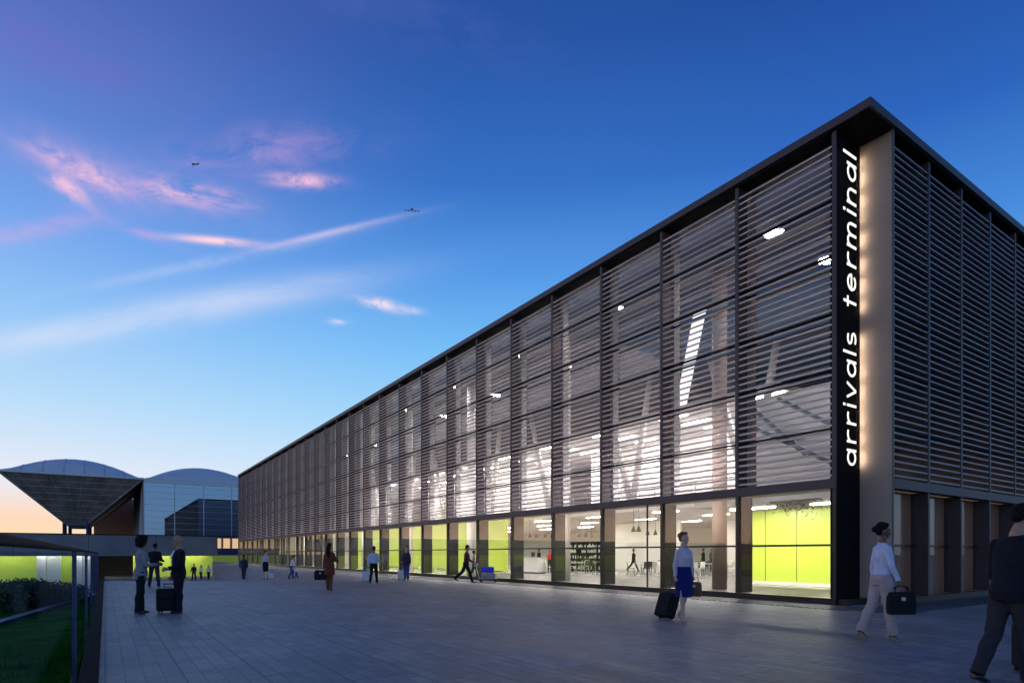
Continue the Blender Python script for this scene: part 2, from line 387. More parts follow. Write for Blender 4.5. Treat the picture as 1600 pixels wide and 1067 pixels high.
# ------------------------------------------------------------------ ground, plaza, garden
gm = MB(); S = 3000
gm.add([(-S,-S,-2.72),(S,-S,-2.72),(S,S,-2.72),(-S,S,-2.72)], [(0,1,2,3)])
tag(gm.build('ground', M['ground']), kind='structure')
def paving():
    m = bpy.data.materials.new('plaza paving'); m.use_nodes = True
    n = m.node_tree.nodes; l = m.node_tree.links; b = n['Principled BSDF']
    tc = n.new('ShaderNodeTexCoord'); mp = n.new('ShaderNodeMapping'); mp.inputs['Rotation'].default_value = (0,0,-R(90))
    l.new(tc.outputs['Object'], mp.inputs[0])
    br = n.new('ShaderNodeTexBrick'); br.inputs['Scale'].default_value = 1; br.inputs['Brick Width'].default_value = .363; br.inputs['Row Height'].default_value = .1815
    br.inputs['Mortar Size'].default_value = .006; br.inputs['Mortar Smooth'].default_value = .3; br.inputs['Bias'].default_value = 0
    br.inputs['Color1'].default_value = (.225,.215,.215,1); br.inputs['Color2'].default_value = (.325,.31,.305,1); br.inputs['Mortar'].default_value = (.13,.13,.145,1)
    l.new(mp.outputs[0], br.inputs['Vector'])
    b2 = n.new('ShaderNodeTexBrick'); b2.inputs['Scale'].default_value = 1; b2.inputs['Brick Width'].default_value = 1.44; b2.inputs['Row Height'].default_value = .726
    b2.inputs['Mortar Size'].default_value = .013; b2.inputs['Color1'].default_value = (1,1,1,1); b2.inputs['Color2'].default_value = (.80,.80,.82,1); b2.inputs['Mortar'].default_value = (.52,.52,.56,1)
    l.new(mp.outputs[0], b2.inputs['Vector'])
    mu = n.new('ShaderNodeMixRGB'); mu.blend_type = 'MULTIPLY'; mu.inputs[0].default_value = 1
    l.new(br.outputs[0], mu.inputs[1]); l.new(b2.outputs[0], mu.inputs[2])
    nz = n.new('ShaderNodeTexNoise'); nz.inputs['Scale'].default_value = .5; nz.inputs['Detail'].default_value = 8; nz.inputs['Roughness'].default_value = .65; l.new(tc.outputs['Object'], nz.inputs['Vector'])
    rp = n.new('ShaderNodeValToRGB'); rp.color_ramp.elements[0].position = .3; rp.color_ramp.elements[1].position = .72
    rp.color_ramp.elements[0].color = (.68,.68,.70,1); rp.color_ramp.elements[1].color = (1.25,1.23,1.2,1); l.new(nz.outputs[0], rp.inputs[0])
    m2 = n.new('ShaderNodeMixRGB'); m2.blend_type = 'MULTIPLY'; m2.inputs[0].default_value = 1; l.new(mu.outputs[0], m2.inputs[1]); l.new(rp.outputs[0], m2.inputs[2])
    l.new(m2.outputs[0], b.inputs['Base Color'])
    rr = n.new('ShaderNodeMapRange'); rr.inputs[3].default_value = .36; rr.inputs[4].default_value = .68; l.new(nz.outputs[0], rr.inputs[0]); l.new(rr.outputs[0], b.inputs['Roughness'])
    n3 = n.new('ShaderNodeTexNoise'); n3.inputs['Scale'].default_value = 9; n3.inputs['Detail'].default_value = 6; l.new(tc.outputs['Object'], n3.inputs['Vector'])
    ad = n.new('ShaderNodeMath'); ad.operation = 'MULTIPLY_ADD'; ad.inputs[1].default_value = .7; l.new(n3.outputs[0], ad.inputs[0]); l.new(br.outputs['Fac'], ad.inputs[2])
    iv = n.new('ShaderNodeMath'); iv.operation = 'MULTIPLY_ADD'; iv.inputs[1].default_value = -1.; iv.inputs[2].default_value = 0; l.new(br.outputs['Fac'], iv.inputs[0])
    l.new(iv.outputs[0], ad.inputs[2])
    bp = n.new('ShaderNodeBump'); bp.inputs['Strength'].default_value = .9; bp.inputs['Distance'].default_value = .016; l.new(ad.outputs[0], bp.inputs['Height']); l.new(bp.outputs[0], b.inputs['Normal'])
    return m
QE = -16.05                                          # left edge of the plaza
pm = MB(); qs = [QE, -13,-10,-8,-7,-6,-5,-4,-3,-2,-1,0,.1]; ps = [-26+2*k for k in range(66)]
vs = []; fs = []
for p in ps:
    for q in qs:
        w = W(q,p); vs.append((q, p, plaza_z(w.x,w.y)))
nq = len(qs)
for j in range(len(ps)-1):
    for i in range(nq-1):
        a = j*nq+i; fs.append((a, a+1, a+nq+1, a+nq))
pm.add(vs, fs)
pm.add([(.1,-26,0),(60,-26,0),(60,PC+.15,0),(.1,PC+.15,0)], [(0,1,2,3)])
pm.add([(.1,PC+.15,0),(QB,PC+.15,0),(QB,.0,0),(.1,0,0)], [(0,1,2,3)])
plz = pm.build('plaza', paving()); plz.location = A0; plz.rotation_euler.z = ROT; tag(plz, kind='structure')
ts = MB(); ts.box(-1.25, -.03, -2.2, 60, -.02, .005).box(-1.25, 30, PC-1.25, PC-.03, -.021, .0045)
tso = ts.build('threshold_strip', mat('dark threshold paving', (.075,.072,.072), .6, 0, .25, 1.5, .2, 25)); tso.location = A0; tso.rotation_euler.z = ROT; tag(tso, kind='structure')
dg_ = MB()
for k in range(260): dg_.box(-1.42, -1.29, -1.0+k*.2, -.86+k*.2, .0, .009)
dgo = dg_.build('drain_channel', M['black']); dgo.location = A0; dgo.rotation_euler.z = ROT; tag(dgo, 'narrow black slotted drain running along the foot of the long facade', 'drain')
# retaining edge along the plaza
rt = MB()
for j in range(len(ps)-1):
    p0, p1 = ps[j], ps[j+1]; w0, w1 = W(QE,p0), W(QE,p1); z0, z1 = plaza_z(w0.x,w0.y), plaza_z(w1.x,w1.y)
    if w0.y > 52: break
    rt.hexa([(QE-.15,p0,-2.8),(QE+.02,p0,-2.8),(QE+.02,p1,-2.8),(QE-.15,p1,-2.8)], [(QE-.15,p0,z0+.09),(QE+.02,p0,z0+.09),(QE+.02,p1,z1+.09),(QE-.15,p1,z1+.09)])
PEND = p0
ret = rt.build('retaining_wall', M['coping']); ret.location = A0; ret.rotation_euler.z = ROT
tag(ret, 'low black stone edge wall along the left side of the plaza', 'wall')
# lawn and sunken garden
def lawn_z(y): return -.55 - .35*ss(8,20,y) - 1.7*ss(29,37,y)
lm = MB(); vs = []; fs = []; qq = [-60,-45,-36,-30,-26,-22,-19,QE-.3]; pp = [-20+2*k for k in range(36)]
for p in pp:
    for q in qq: w = W(q,p); vs.append((w.x,w.y,lawn_z(w.y)+.05*noise.noise((w.x*.3,w.y*.3,0))))
for j in range(len(pp)-1):
    for i in range(len(qq)-1): a = j*len(qq)+i; fs.append((a,a+1,a+len(qq)+1,a+len(qq)))
lm.add(vs, fs); tag(lm.build('lawn', M['grass'], smooth=True), kind='structure')
gv = []; rnd = random.Random(3); gb = MB()
for k in range(16000):
    q = QE-.4-rnd.random()**1.5*9; p = -14+rnd.random()*24
    w = W(q,p); z = lawn_z(w.y)+.02; h = .05+rnd.random()*.08; a = rnd.random()*6.28; dx, dy = .012*math.cos(a), .012*math.sin(a)
    gb.add([(w.x-dx,w.y-dy,z-.05),(w.x+dx,w.y+dy,z-.05),(w.x+rnd.uniform(-.04,.04),w.y+rnd.uniform(-.04,.04),z+h)], [(0,1,2)])
tag(gb.build('grass', M['grass']), 'short dark green grass below the plaza edge', 'grass', kind='stuff')
sk = MB(); sk.box(-140, 0, 0, 60, -2.62, -2.56)
skf = sk.build('sunken_path', M['earth']); skf.location = W(QE-.4, 14); skf.location.z = 0; skf.rotation_euler.z = ROT; tag(skf, kind='structure')

# blue kerb between lawn and shrubs
k0, k1 = at(-60, 993, -.9), at(150, 930, -.9)
kb = MB(); d = (k1-k0).normalized(); nn = Vector((-d.y,d.x,0))*.16
kb.hexa([k0-nn+Vector((0,0,-.4)), k1-nn+Vector((0,0,-.4)), k1+nn+Vector((0,0,-.4)), k0+nn+Vector((0,0,-.4))], [k0-nn+Vector((0,0,.12)), k1-nn+Vector((0,0,.12)), k1+nn+Vector((0,0,.12)), k0+nn+Vector((0,0,.12))])
tag(kb.build('garden_kerb', M['bluemetal']), 'dark blue metal kerb between the lawn and the shrub bed', 'kerb')

# ------------------------------------------------------------------ balustrade
bal = empty('balustrade', W(QE-.23, 0, 0), ROT, 'glass balustrade with blue posts and a dark handrail along the plaza edge', 'balustrade')
pst = QP(Vector((-3.66, 5.0, 0)))[1]
posts = [-9.]+[.51+5.4*k for k in range(0, 6)]
def bz(p): w = W(QE-.2,p); return plaza_z(w.x,w.y)
for p in posts: MB().box(-.023,.023,p-.016,p+.016,-.5,1.38).build('post', M['bluemetal'], bal)
for a, b in zip(posts[:-1], posts[1:]): MB().box(-.008,.008,a+.05,b-.05,-.05,1.36).build('glass_panel', M['bglass'], bal)
MB().box(-.026,.026,posts[0]-.5,posts[-1]+.1,1.38,1.422).build('handrail', M['rail'], bal, bevel=.01)

# ------------------------------------------------------------------ shrubs
def shrub(loc, w, h, label, seed):
    rn = random.Random(seed); root = empty('shrub', loc, rn.random()*6, label, 'shrub', 'shrubs behind the lawn')
    f = MB(); s_ = MB()
    lobes = [(Vector((rn.uniform(-.4,.4)*w, rn.uniform(-.3,.3)*w, h*rn.uniform(.35,.72))), rn.uniform(.22,.36)*w) for _ in range(8)]
    for c, r in lobes:
        s_.tube([(0,0,-.1), c*.5+Vector((0,0,-.05)), c], [.03,.02,.008], 5)
        for k in range(300):
            d = Vector((rn.gauss(0,1), rn.gauss(0,1), rn.gauss(0,.9))).normalized(); p = c + d*r*rn.uniform(.55,1.15)
            p.z = max(.02, min(p.z, h*1.08)); a = Vector((rn.gauss(0,1),rn.gauss(0,1),rn.gauss(0,1))).normalized(); b = a.orthogonal().normalized(); l_ = rn.uniform(.05,.10)
            f.add([p-a*l_, p+b*l_*.42, p+a*l_, p-b*l_*.42], [(0,1,2,3)])
    f.build('foliage', M['leaf'], root); s_.build('stem', M['stem'], root)
names = ['broad dark shrub at the left edge of the photograph','rounded dark shrub second from the left edge','tall loose shrub in front of the red object','dark shrub below the pair of white piers','low shrub between the white piers and the blue balustrade post','small shrub just left of the blue balustrade post']
for i, (px, Y, w, h) in enumerate([(-6,23,1.9,1.05),(18,24.5,1.5,1.15),(40,26,1.5,1.3),(62,26,1.5,1.15),(84,27.5,1.5,1.0),(104,28.5,1.3,.85)]):
    v = at_y(px, Y, lawn_z(Y)-.02); shrub(v, w, h, names[i], 40+i)

# ------------------------------------------------------------------ overpass with lime undercroft
OV = at_y(340, 64, 0); OV.z = 0
ov = empty('overpass', OV, ROT, 'grey concrete elevated walkway on white piers with lime walls beneath', 'walkway')
MB().box(-120, 0, 0, .22, 1.15, 3.18).box(-120, 0, .22, 12, 1.62, 3.179).build('deck', M['concrete'], ov)
j = MB()
for k in range(1, 22): j.box(-k*5.6-.02, -k*5.6+.02, -.006, .0, 1.16, 3.17)
j.build('panel_joint', M['black'], ov)
MB().box(-120, -.02, -.05, .25, 3.185, 3.27).build('parapet_cap', M['coping'], ov)
def lx(px, off=0.):                                  # local x on the line y=off hit by photo column px
    lo, hi = -80., 20.
    for _ in range(50):
        m_ = (lo+hi)/2; w = OV + VD*m_ + UD*off
        if CX+F*w.x/w.y > px: hi = m_
        else: lo = m_
    return lo
MB().box(lx(208,1.5), -.3, 1.5, 1.8, -1.2, 1.61).build('lime_wall', M['lime'], ov)
MB().box(-120, lx(143,1.5), 1.5, 1.8, -1.7, 1.61).build('lime_wall', M['lime'], ov)
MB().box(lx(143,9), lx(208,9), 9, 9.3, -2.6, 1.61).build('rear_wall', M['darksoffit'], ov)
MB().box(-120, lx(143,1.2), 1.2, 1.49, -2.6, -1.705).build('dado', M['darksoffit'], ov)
for a, b in ((57,72),(73,95),(120,129),(130,141)):
    MB().box(lx(a,.75), lx(b,.75), .75, 1.45, -2.58, 1.61).build('pier', M['white'], ov, bevel=.03)
for k in range(16):
    x = -2.2-k*2.5
    MB().box(x-.9, x+.9, .226, .285, 1.50, 1.60).build('light_strip', M['striplamp'], ov)
# ------------------------------------------------------------------ old terminal: canopies and glass hall
RR = Vector((-61.2, 100, 0)); MOD, ZE = 18.4, 13.65
def dome(mb, x0, y0, rise, n=14):
    vs = []; fs = []
    for j in range(n+1):
        for i in range(n+1):
            a, b = i/n*2-1, j/n*2-1; h = rise*(1-a*a)*(1-b*b*.85) if abs(b) < 1 else 0
            h = rise*max(0,(1-a*a))**.9*max(0,(1-b*b))**.55
            vs.append((x0+i/n*MOD, y0+j/n*MOD, ZE+.25+h))
    for j in range(n):
        for i in range(n): a = j*(n+1)+i; fs.append((a,a+1,a+n+2,a+n+1))
    mb.add(vs, fs)
def canopy(y0, label):
    r = empty('roof_canopy', RR+UD*y0, ROT, label, 'canopy')
    d = MB(); dome(d, -MOD, 0, 3.3); sh = d.build('roof_shell', M['shell'], r, smooth=True)
    sm = MB()
    for k in range(1,7):
        x = -MOD+MOD*k/7; a = x/MOD*2+1
        pts = []
        for t in range(13):
            b = t/12*2-1; pts.append((x, MOD*t/12, ZE+.28+3.3*max(0,1-a*a)**.9*max(0,1-b*b)**.55))
        sm.tube(pts, .06, 5)
    sm.build('roof_seam', M['palemetal'], sh)
    e = MB().box(-MOD,0,-.15,.15,ZE,ZE+.3).box(-MOD,0,MOD-.15,MOD+.15,ZE,ZE+.3).box(-MOD-.15,-MOD,-.15,MOD+.15,ZE,ZE+.3).box(.0,.15,-.15,MOD+.15,ZE,ZE+.3)
    e.build('edge_beam', M['palemetal'], r)
    c0, c1, zt = -MOD/2-1.6, -MOD/2+1.6, 6.5; ya, yb = MOD/2-1.6, MOD/2+1.6
    top = [Vector((-MOD,0,ZE-.01)),Vector((0,0,ZE-.01)),Vector((0,MOD,ZE-.01)),Vector((-MOD,MOD,ZE-.01))]
    bot = [Vector((c0,ya,zt)),Vector((c1,ya,zt)),Vector((c1,yb,zt)),Vector((c0,yb,zt))]
    so = MB(); so.hexa(bot, top); so.build('soffit', M['soffit'], r)
    hips = MB(); ribs = MB()
    for i in range(4):
        hips.tube([bot[i], top[i]], .11, 6)
        j = (i+1) % 4
        for k in range(1, 8):
            f = k/8; a = bot[i].lerp(top[i], f); b = bot[j].lerp(top[j], f); ribs.tube([a,b], .035, 5)
        for k in range(1, 9):
            ribs.tube([bot[i].lerp(bot[j], k/9), top[i].lerp(top[j], k/9)], .03, 5)
        mid = top[i].lerp(top[j], .5); hips.tube([bot[i], bot[i].lerp(bot[j],.5).lerp(mid,.42), bot[j]], .09, 5)
    hips.build('hip_strut', M['palemetal'], r); ribs.build('lattice', M['lattice'], r)
    for x in (c0,c1):
        for y in (ya,yb): MB().tube([(x,y,-2.6),(x,y,zt)], .24, 10).build('column', M['bluemetal'], r, smooth=True)
    MB().box(c0-.2,c1+.2,ya-.2,ya+.2,zt-.35,zt+.05).build('tie_beam', M['bluemetal'], r)
canopy(0, 'front inverted pyramid roof canopy on four blue columns left of the glass hall')
MB2 = None
canopy(MOD+.3, 'second roof canopy standing behind the front inverted pyramid canopy')
tim = MB().box(-7.2, -.01, 40, 40.3, -2.6, ZE-.2).build('timber_screen', M['wood'], None); tim.location = RR; tim.rotation_euler.z = ROT; tag(tim, 'brown timber screen wall closing the gap behind the roof canopies', 'wall')
hall = empty('glass_hall', RR, ROT, 'blue glass fronted hall under a shallow domed roof beyond the plaza', 'building')
for k in range(2):
    d = MB(); dome(d, .3+k*(MOD+.3), 0, 3.3); d.build('roof_shell', M['shell'], hall, smooth=True)
HX = 2*MOD+.6
MB().box(.16, HX, 0, .4, ZE-.4, ZE+.24).build('edge_beam', M['palemetal'], hall)
gp = MB().box(.2, HX, .15, .22, 4.5, ZE-.4).build('glass_wall', M['hglass'], hall)
mu = MB()
for k in range(0, 15): mu.box(.2+k*4.45-.07, .2+k*4.45+.07, .02, .14, 4.5, ZE-.4) if .2+k*4.45 < HX else None
for k in range(1, 9): mu.box(.2, HX, .08, .13, 4.5+k*1.02-.02, 4.5+k*1.02+.02)
mu.build('mullion', M['palemetal'], gp)
MB().box(.0, .15, .3, 150, 2.0, ZE-.05).build('side_wall', M['wood'], hall)
sr = MB()
for k in range(18): sr.tube([(-.05, .5+k*3, 4.2), (-.05, 2.6+k*3, ZE-.1)], .07, 5)
sr.build('side_lattice', M['palemetal'], hall)
st = MB(); st.hexa([(6.5,4,4.3),(HX-.5,4,4.3),(HX-.5,9,4.3),(6.5,9,4.3)], [(6.5,4,6.9),(HX-.5,4,20*.0+12.9),(HX-.5,9,12.9),(6.5,9,6.9)])
# added dark wedge shaped as the terminal's reflection in the hall glass
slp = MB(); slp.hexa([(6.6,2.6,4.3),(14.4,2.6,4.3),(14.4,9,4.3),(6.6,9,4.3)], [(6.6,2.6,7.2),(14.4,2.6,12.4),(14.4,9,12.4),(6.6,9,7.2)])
slp.box(14.41,HX-.4,2.6,9,4.3,12.4); slp.build('reflection_block', M['darksoffit'], hall)
MB().box(.2, HX, .5, 20, 12.9, 13.1).build('hall_ceiling', M['darksoffit'], hall)
MB().box(.2, HX, 20, 20.3, 4.3, 13.2).build('rear_wall', M['concrete'], hall)
MB().box(.2, HX, .0, 20, 4.1, 4.29).build('hall_floor', M['concrete'], hall)
MB().box(.2, HX, .6, .9, 2.35, 4.09).build('lit_window', M['warmwin'], hall)
lc = MB()
for k in range(26): lc.box(.3+k*1.45, .62+k*1.45, .2, .55, 2.35, 4.09)
lc.build('window_post', M['wood'], hall)
MB().box(.2, HX, .1, .9, 1.1, 2.34).build('blue_band', M['bluemetal'], hall)
MB().box(.2, HX, .15, .9, -1.1, 1.09).build('lime_wall', M['lime'], hall)
# ------------------------------------------------------------------ aircraft
def plane(v, span, head, label, bank=0., pitch=0.):
    r = empty('airplane', v, head, label, 'airplane', 'airplanes in the sky'); k = span/30; r.rotation_euler = (pitch, bank, head)
    b = MB(); b.tube([(0,15*k,-.2*k),(0,13.5*k,0),(0,10*k,.1*k),(0,-8*k,.1*k),(0,-13*k,.7*k),(0,-16*k,1.2*k)], [.15*k,1.1*k,1.75*k,1.75*k,.9*k,.2*k], 14); b.build('fuselage', M['aircraft'], r, smooth=True)
    for s in (-1,1):
        w = MB(); w.hexa([(0,4*k,-.6*k),(s*15*k,-3.2*k,.7*k),(s*15*k,-4.8*k,.7*k),(0,-2.6*k,-.6*k)][::s], [(0,4*k,-.1*k),(s*15*k,-3.2*k,.85*k),(s*15*k,-4.8*k,.85*k),(0,-2.6*k,-.1*k)][::s]); w.build('wing', M['aircraft'], r)
        for x in (5,9.3) if span > 20 else (5,):
            e = MB(); e.tube([(s*x*k,(3.2-x*.35)*k,-1.0*k),(s*x*k,(2.4-x*.35)*k,-1.0*k),(s*x*k,(-1.2-x*.35)*k,-.9*k)], [.75*k,.85*k,.5*k], 10); e.build('engine', M['aircraft'], r)
        t = MB(); t.hexa([(0,-12.6*k,1*k),(s*5.4*k,-15.2*k,1.4*k),(s*5.4*k,-16.2*k,1.4*k),(0,-15.4*k,1*k)][::s], [(0,-12.6*k,1.25*k),(s*5.4*k,-15.2*k,1.5*k),(s*5.4*k,-16.2*k,1.5*k),(0,-15.4*k,1.25*k)][::s]); t.build('tailplane', M['aircraft'], r)
    f = MB(); f.hexa([(-.15*k,-11.5*k,1.4*k),(.15*k,-11.5*k,1.4*k),(.15*k,-15.8*k,1.4*k),(-.15*k,-15.8*k,1.4*k)][::-1], [(-.1*k,-14.6*k,6.4*k),(.1*k,-14.6*k,6.4*k),(.1*k,-16.6*k,6.4*k),(-.1*k,-16.6*k,6.4*k)][::-1]); f.build('tail_fin', M['aircraft'], r)
def sky_pt(px, py, D): return Vector(((px-CX)/F*D, D, CH+(HZ-py)/F*D))
plane(sky_pt(644,329,900), 30, R(186), 'larger dark airplane approaching head-on in the middle of the sky', 0., R(-24))
plane(sky_pt(305,257,1300), 24, R(168), 'smaller dark airplane near the pink clouds', .05, R(-28))
# ------------------------------------------------------------------ people
SKIN = dict(light=mat('light skin', (.52,.33,.25), .5, 0, .05, 20), tan=mat('tan skin', (.36,.21,.145), .5, 0, .05, 20), dark=mat('dark skin', (.13,.065,.042), .45, 0, .08, 20))
def cloth(name, c): return mat(name+' cloth', c, .85, 0, .12, 9, .25, 90, spec=.2)
CL = dict(black=cloth('black',(.012,.012,.016)), navy=cloth('navy',(.009,.010,.019)), blue=cloth('royal blue',(.012,.016,.13)), paleblue=cloth('pale blue',(.50,.56,.74)), lilac=cloth('lilac',(.58,.48,.56)),
          white=cloth('white',(.75,.74,.74)), taupe=cloth('taupe',(.40,.33,.33)), greyjacket=cloth('grey',(.27,.25,.28)), charcoal=cloth('charcoal',(.04,.042,.055)), jeans=cloth('denim',(.035,.06,.20)),
          rust=cloth('rust',(.16,.04,.03)), red=cloth('red',(.55,.03,.05)), maroon=cloth('maroon',(.10,.025,.035)), brown=cloth('brown',(.16,.06,.03)), slate=cloth('slate',(.030,.028,.036)))
HAIRM = dict(black=mat('black hair',(.010,.008,.008),.85,0,.3,60,.6,120,spec=.15), red=mat('auburn hair',(.20,.06,.025),.85,0,.3,60,.6,120,spec=.15), brown=mat('brown hair',(.05,.028,.018),.85,0,.3,60,.6,120,spec=.15), grey=mat('grey hair',(.2,.19,.18),.85,0,.3,60,.5,120,spec=.15))
M_LIPS = dict(light=mat('rose lips', (.40,.14,.12), .4), tan=mat('tan lips', (.26,.11,.09), .4), dark=mat('dark lips', (.12,.035,.03), .4))
M_EYE = mat('eye', (.02,.015,.012), .15); M_SHOE = mat('black leather', (.012,.011,.012), .35, 0, .2, 8); M_NUDE = mat('nude leather', (.48,.30,.21), .35, 0, .06, 8); M_BROWNL = mat('brown leather', (.10,.035,.022), .45, 0, .2, 8)
def remesh(mb, voxel, it=3):
    me = mb.mesh('tmp'); ob = bpy.data.objects.new('tmp', me); COL.objects.link(ob)
    r = ob.modifiers.new('r','REMESH'); r.mode = 'VOXEL'; r.voxel_size = voxel
    s = ob.modifiers.new('s','SMOOTH'); s.factor = .5; s.iterations = it
    dg = bpy.context.evaluated_depsgraph_get(); dg.update()
    out = bpy.data.meshes.new_from_object(ob.evaluated_get(dg)); bpy.data.objects.remove(ob); bpy.data.meshes.remove(me)
    out.polygons.foreach_set('use_smooth', [True]*len(out.polygons)); return out
def wrinkle(me, amp, sc, seed):
    nrm = [v.normal.copy() for v in me.vertices]
    for v, nn in zip(me.vertices, nrm):
        c = v.co; v.co = c + nn*amp*(noise.noise((c.x*sc+seed, c.y*sc, c.z*sc*.8)) + .5*noise.noise((c.x*sc*2.3, c.y*sc*2.3+seed, c.z*sc*1.4)))
def oval(c, rx, ry, n=16, tilt=None):
    vs = [Vector((rx*math.cos(2*math.pi*i/n), ry*math.sin(2*math.pi*i/n), 0)) for i in range(n)]
    return [Vector(c) + (tilt @ v if tilt else v) for v in vs]
def person(label, loc, yaw, H, sex='m', skin='light', legs=((0,2,0),(0,2,0)), arms=((0,6,8),(0,6,8)), lean=2, head=(0,0), top=('shirt','white'), low=('trousers','black'), shoes=('flat',M_SHOE), hair=('short','black'),
           near=False, shirtfront=None, group=None, grip=(20,20), spread=.0):
    vx = .0065 if near else .014
    root = empty('person', loc, R(yaw), label, 'person', group)
    k = H/1.76; fem = sex == 'f'
    HEEL = .055 if shoes[0] == 'heel' else 0.
    hipw = .088 if fem else .085; tl, sl = .425, .405
    Jl = []
    for s, (th, kn, toe) in zip((-1,1), legs):
        h = Vector((s*hipw,0,0)); a = R(th); b = R(th-kn); sp = spread*s
        kpt = h + Vector((sp*.5, math.sin(a)*tl, -math.cos(a)*tl)); an = kpt + Vector((sp*.5, math.sin(b)*sl, -math.cos(b)*sl))
        t = R(toe) - (R(24) if HEEL else 0); fd = Vector((s*.12, math.cos(t), math.sin(t))).normalized(); fn = Vector((0,-math.sin(t),math.cos(t)))
        Jl.append((h,kpt,an,fd,fn))
    low_ = min(min((an-fd*.045-fn*.075).z - HEEL*0, (an+fd*.15-fn*.075).z) for h,kp,an,fd,fn in Jl)
    hz = -low_
    up = Vector((0,0,hz)); Jl = [(h+up,kp+up,an+up,fd,fn) for h,kp,an,fd,fn in Jl]
    LM = Matrix.Rotation(-R(lean), 3, 'X')
    def T(x,y,z): return up + LM @ Vector((x,y,z))
    sw = .150 if fem else .178
    if fem: TR = [(-.09,.150,.105,0),(0,.170,.118,-.008),(.08,.150,.105,-.002),(.17,.122,.090,.004),(.26,.130,.100,.010),(.35,.142,.118,.016),(.42,.142,.100,.004),(.48,.118,.078,-.004),(.525,.072,.060,-.006),(.55,.050,.052,-.004)]
    else: TR = [(-.09,.150,.110,0),(0,.165,.122,-.006),(.08,.156,.114,0),(.18,.150,.106,.004),(.28,.164,.114,.008),(.38,.176,.120,.010),(.44,.172,.106,.002),(.495,.140,.084,-.006),(.535,.085,.066,-.006),(.56,.060,.060,-.004)]
    def torso(mb, g, z0=-9, z1=9):
        mb.rings([oval(T(0,y,z), rx+g, ry+g, 18, LM) for z,rx,ry,y in TR if z0 <= z <= z1])
    # head frame
    NB_ = T(0,.0,.57); HM = LM @ Matrix.Rotation(R(head[0]),3,'Z') @ Matrix.Rotation(R(-head[1]),3,'X')
    def Hd(x,y,z): return NB_ + HM @ Vector((x,y,z-.57))
    fs = .94 if fem else 1.
    body = MB()
    torso(body, -.006)
    body.tube([T(0,-.012,.50), T(0,-.008,.58), Hd(0,.0,.66)], [.060,.052 if fem else .060,.055], 12)
    E = lambda c, r, nu=14, nv=10: body.ell(Hd(*c), r, nu, nv, HM)
    E((0,-.008,.782), (.073*fs,.092,.090)); E((0,.022,.722), (.058*fs,.066,.084)); E((0,.062,.660), (.027,.024,.022))
    E((0,.080,.690), (.024,.013,.012)); E((0,.074,.764), (.046,.018,.013)); E((.042,.052,.715),(.018,.02,.02)); E((-.042,.052,.715),(.018,.02,.02))
    body.tube([Hd(0,.082,.752), Hd(0,.098,.728), Hd(0,.106,.712), Hd(0,.092,.702)], [.008,.011,.015,.012], 8)
    for s in (-1,1): E((s*.072*fs,-.004,.728), (.010,.020,.032), 8, 6)
    Hands = []; Arms = []
    for i, (s, (fw, ab, el)) in enumerate(zip((-1,1), arms)):
        sh = T(s*sw,-.004,.465); a, b = R(fw), R(ab)
        d1 = LM @ Vector((s*math.sin(b), math.sin(a)*math.cos(b), -math.cos(a)*math.cos(b))); a2 = R(fw+el)
        d2 = LM @ Vector((s*math.sin(b)*.5 - s*.10*math.sin(R(el)), math.sin(a2), -math.cos(a2))).normalized()
        L1, L2 = (.275,.235) if fem else (.295,.25)
        eb = sh + d1*L1; wr = eb + d2*L2; r0 = .046 if fem else .054
        body.tube([sh, sh.lerp(eb,.4), eb, eb.lerp(wr,.3), wr], [r0, r0*.92, r0*.76, r0*.78, r0*.52], 10)
        body.ell(sh, (r0*1.08,)*3, 10, 8); body.ell(eb, (r0*.78,)*3, 10, 8)
        fdir = (LM @ Vector((0,1,.15))); fdir = (fdir - d2*fdir.dot(d2)).normalized() if abs(fdir.dot(d2)) < .9 else (Vector((0,0,1))-d2*d2.z).normalized()
        med = d2.cross(fdir).normalized(); med = med if med.x*s < 0 else -med
        HMx = Matrix((d2, fdir, med)).transposed(); hs = .92 if fem else 1.
        body.ell(wr+d2*.045*hs, (.052*hs,.040*hs,.016*hs), 10, 8, HMx)
        for f in range(4):
            p = wr + d2*.080*hs + fdir*(.030-.0195*f)*hs; ln = (.066,.075,.070,.054)[f]*hs; pts = [wr+d2*.05*hs+fdir*(.026-.017*f)*hs, p]; ang = 0
            for q_ in range(3):
                ang += R(grip[i]*(.8 if q_ == 0 else 1.)); p = p + (d2*math.cos(ang)+med*math.sin(ang))*ln*(.42,.33,.25)[q_]; pts.append(p)
            body.tube(pts, [.0095*hs,.0098*hs,.0092*hs,.0086*hs,.0070*hs], 7)
        p = wr+d2*.022*hs+fdir*.026*hs
        body.tube([p, p+d2*.026*hs+fdir*.024*hs, p+d2*.056*hs+fdir*.028*hs+med*.012, p+d2*.078*hs+fdir*.020*hs+med*.02], [.014*hs,.012*hs,.0105*hs,.0078*hs], 7)
        Hands.append(wr+d2*.085+med*.02); Arms.append((sh,eb,wr,d2))
    for s,(h,kp,an,fd,fn) in zip((-1,1),Jl):
        body.tube([h+Vector((0,0,.03)), h.lerp(kp,.3), kp, kp.lerp(an,.3)+Vector((0,-.012,0)), an.lerp(kp,.18), an], [.088,.076,.054,.056,.037,.036], 12)
        body.ell(kp,(.053,)*3,10,8)
        body.tube([an-fd*.045-fn*.045, an-fn*.035+fd*.03, an+fd*.10-fn*.058, an+fd*.15-fn*.062], [.032,.042,.036,.020], 10, .8, (1,0,0))
    sc = Matrix.Scale(k, 4)
    def put(name, mb, m, vox, it=3, wr_=0., par=root):
        me = remesh(mb, vox, it)
        if wr_: wrinkle(me, wr_, 11, H*7+len(label))
        me.name = name; me.transform(sc); me.materials.append(m); o = bpy.data.objects.new(name, me); COL.objects.link(o); o.parent = par; return o
    bo = put('body', body, SKIN[skin], vx, 2)
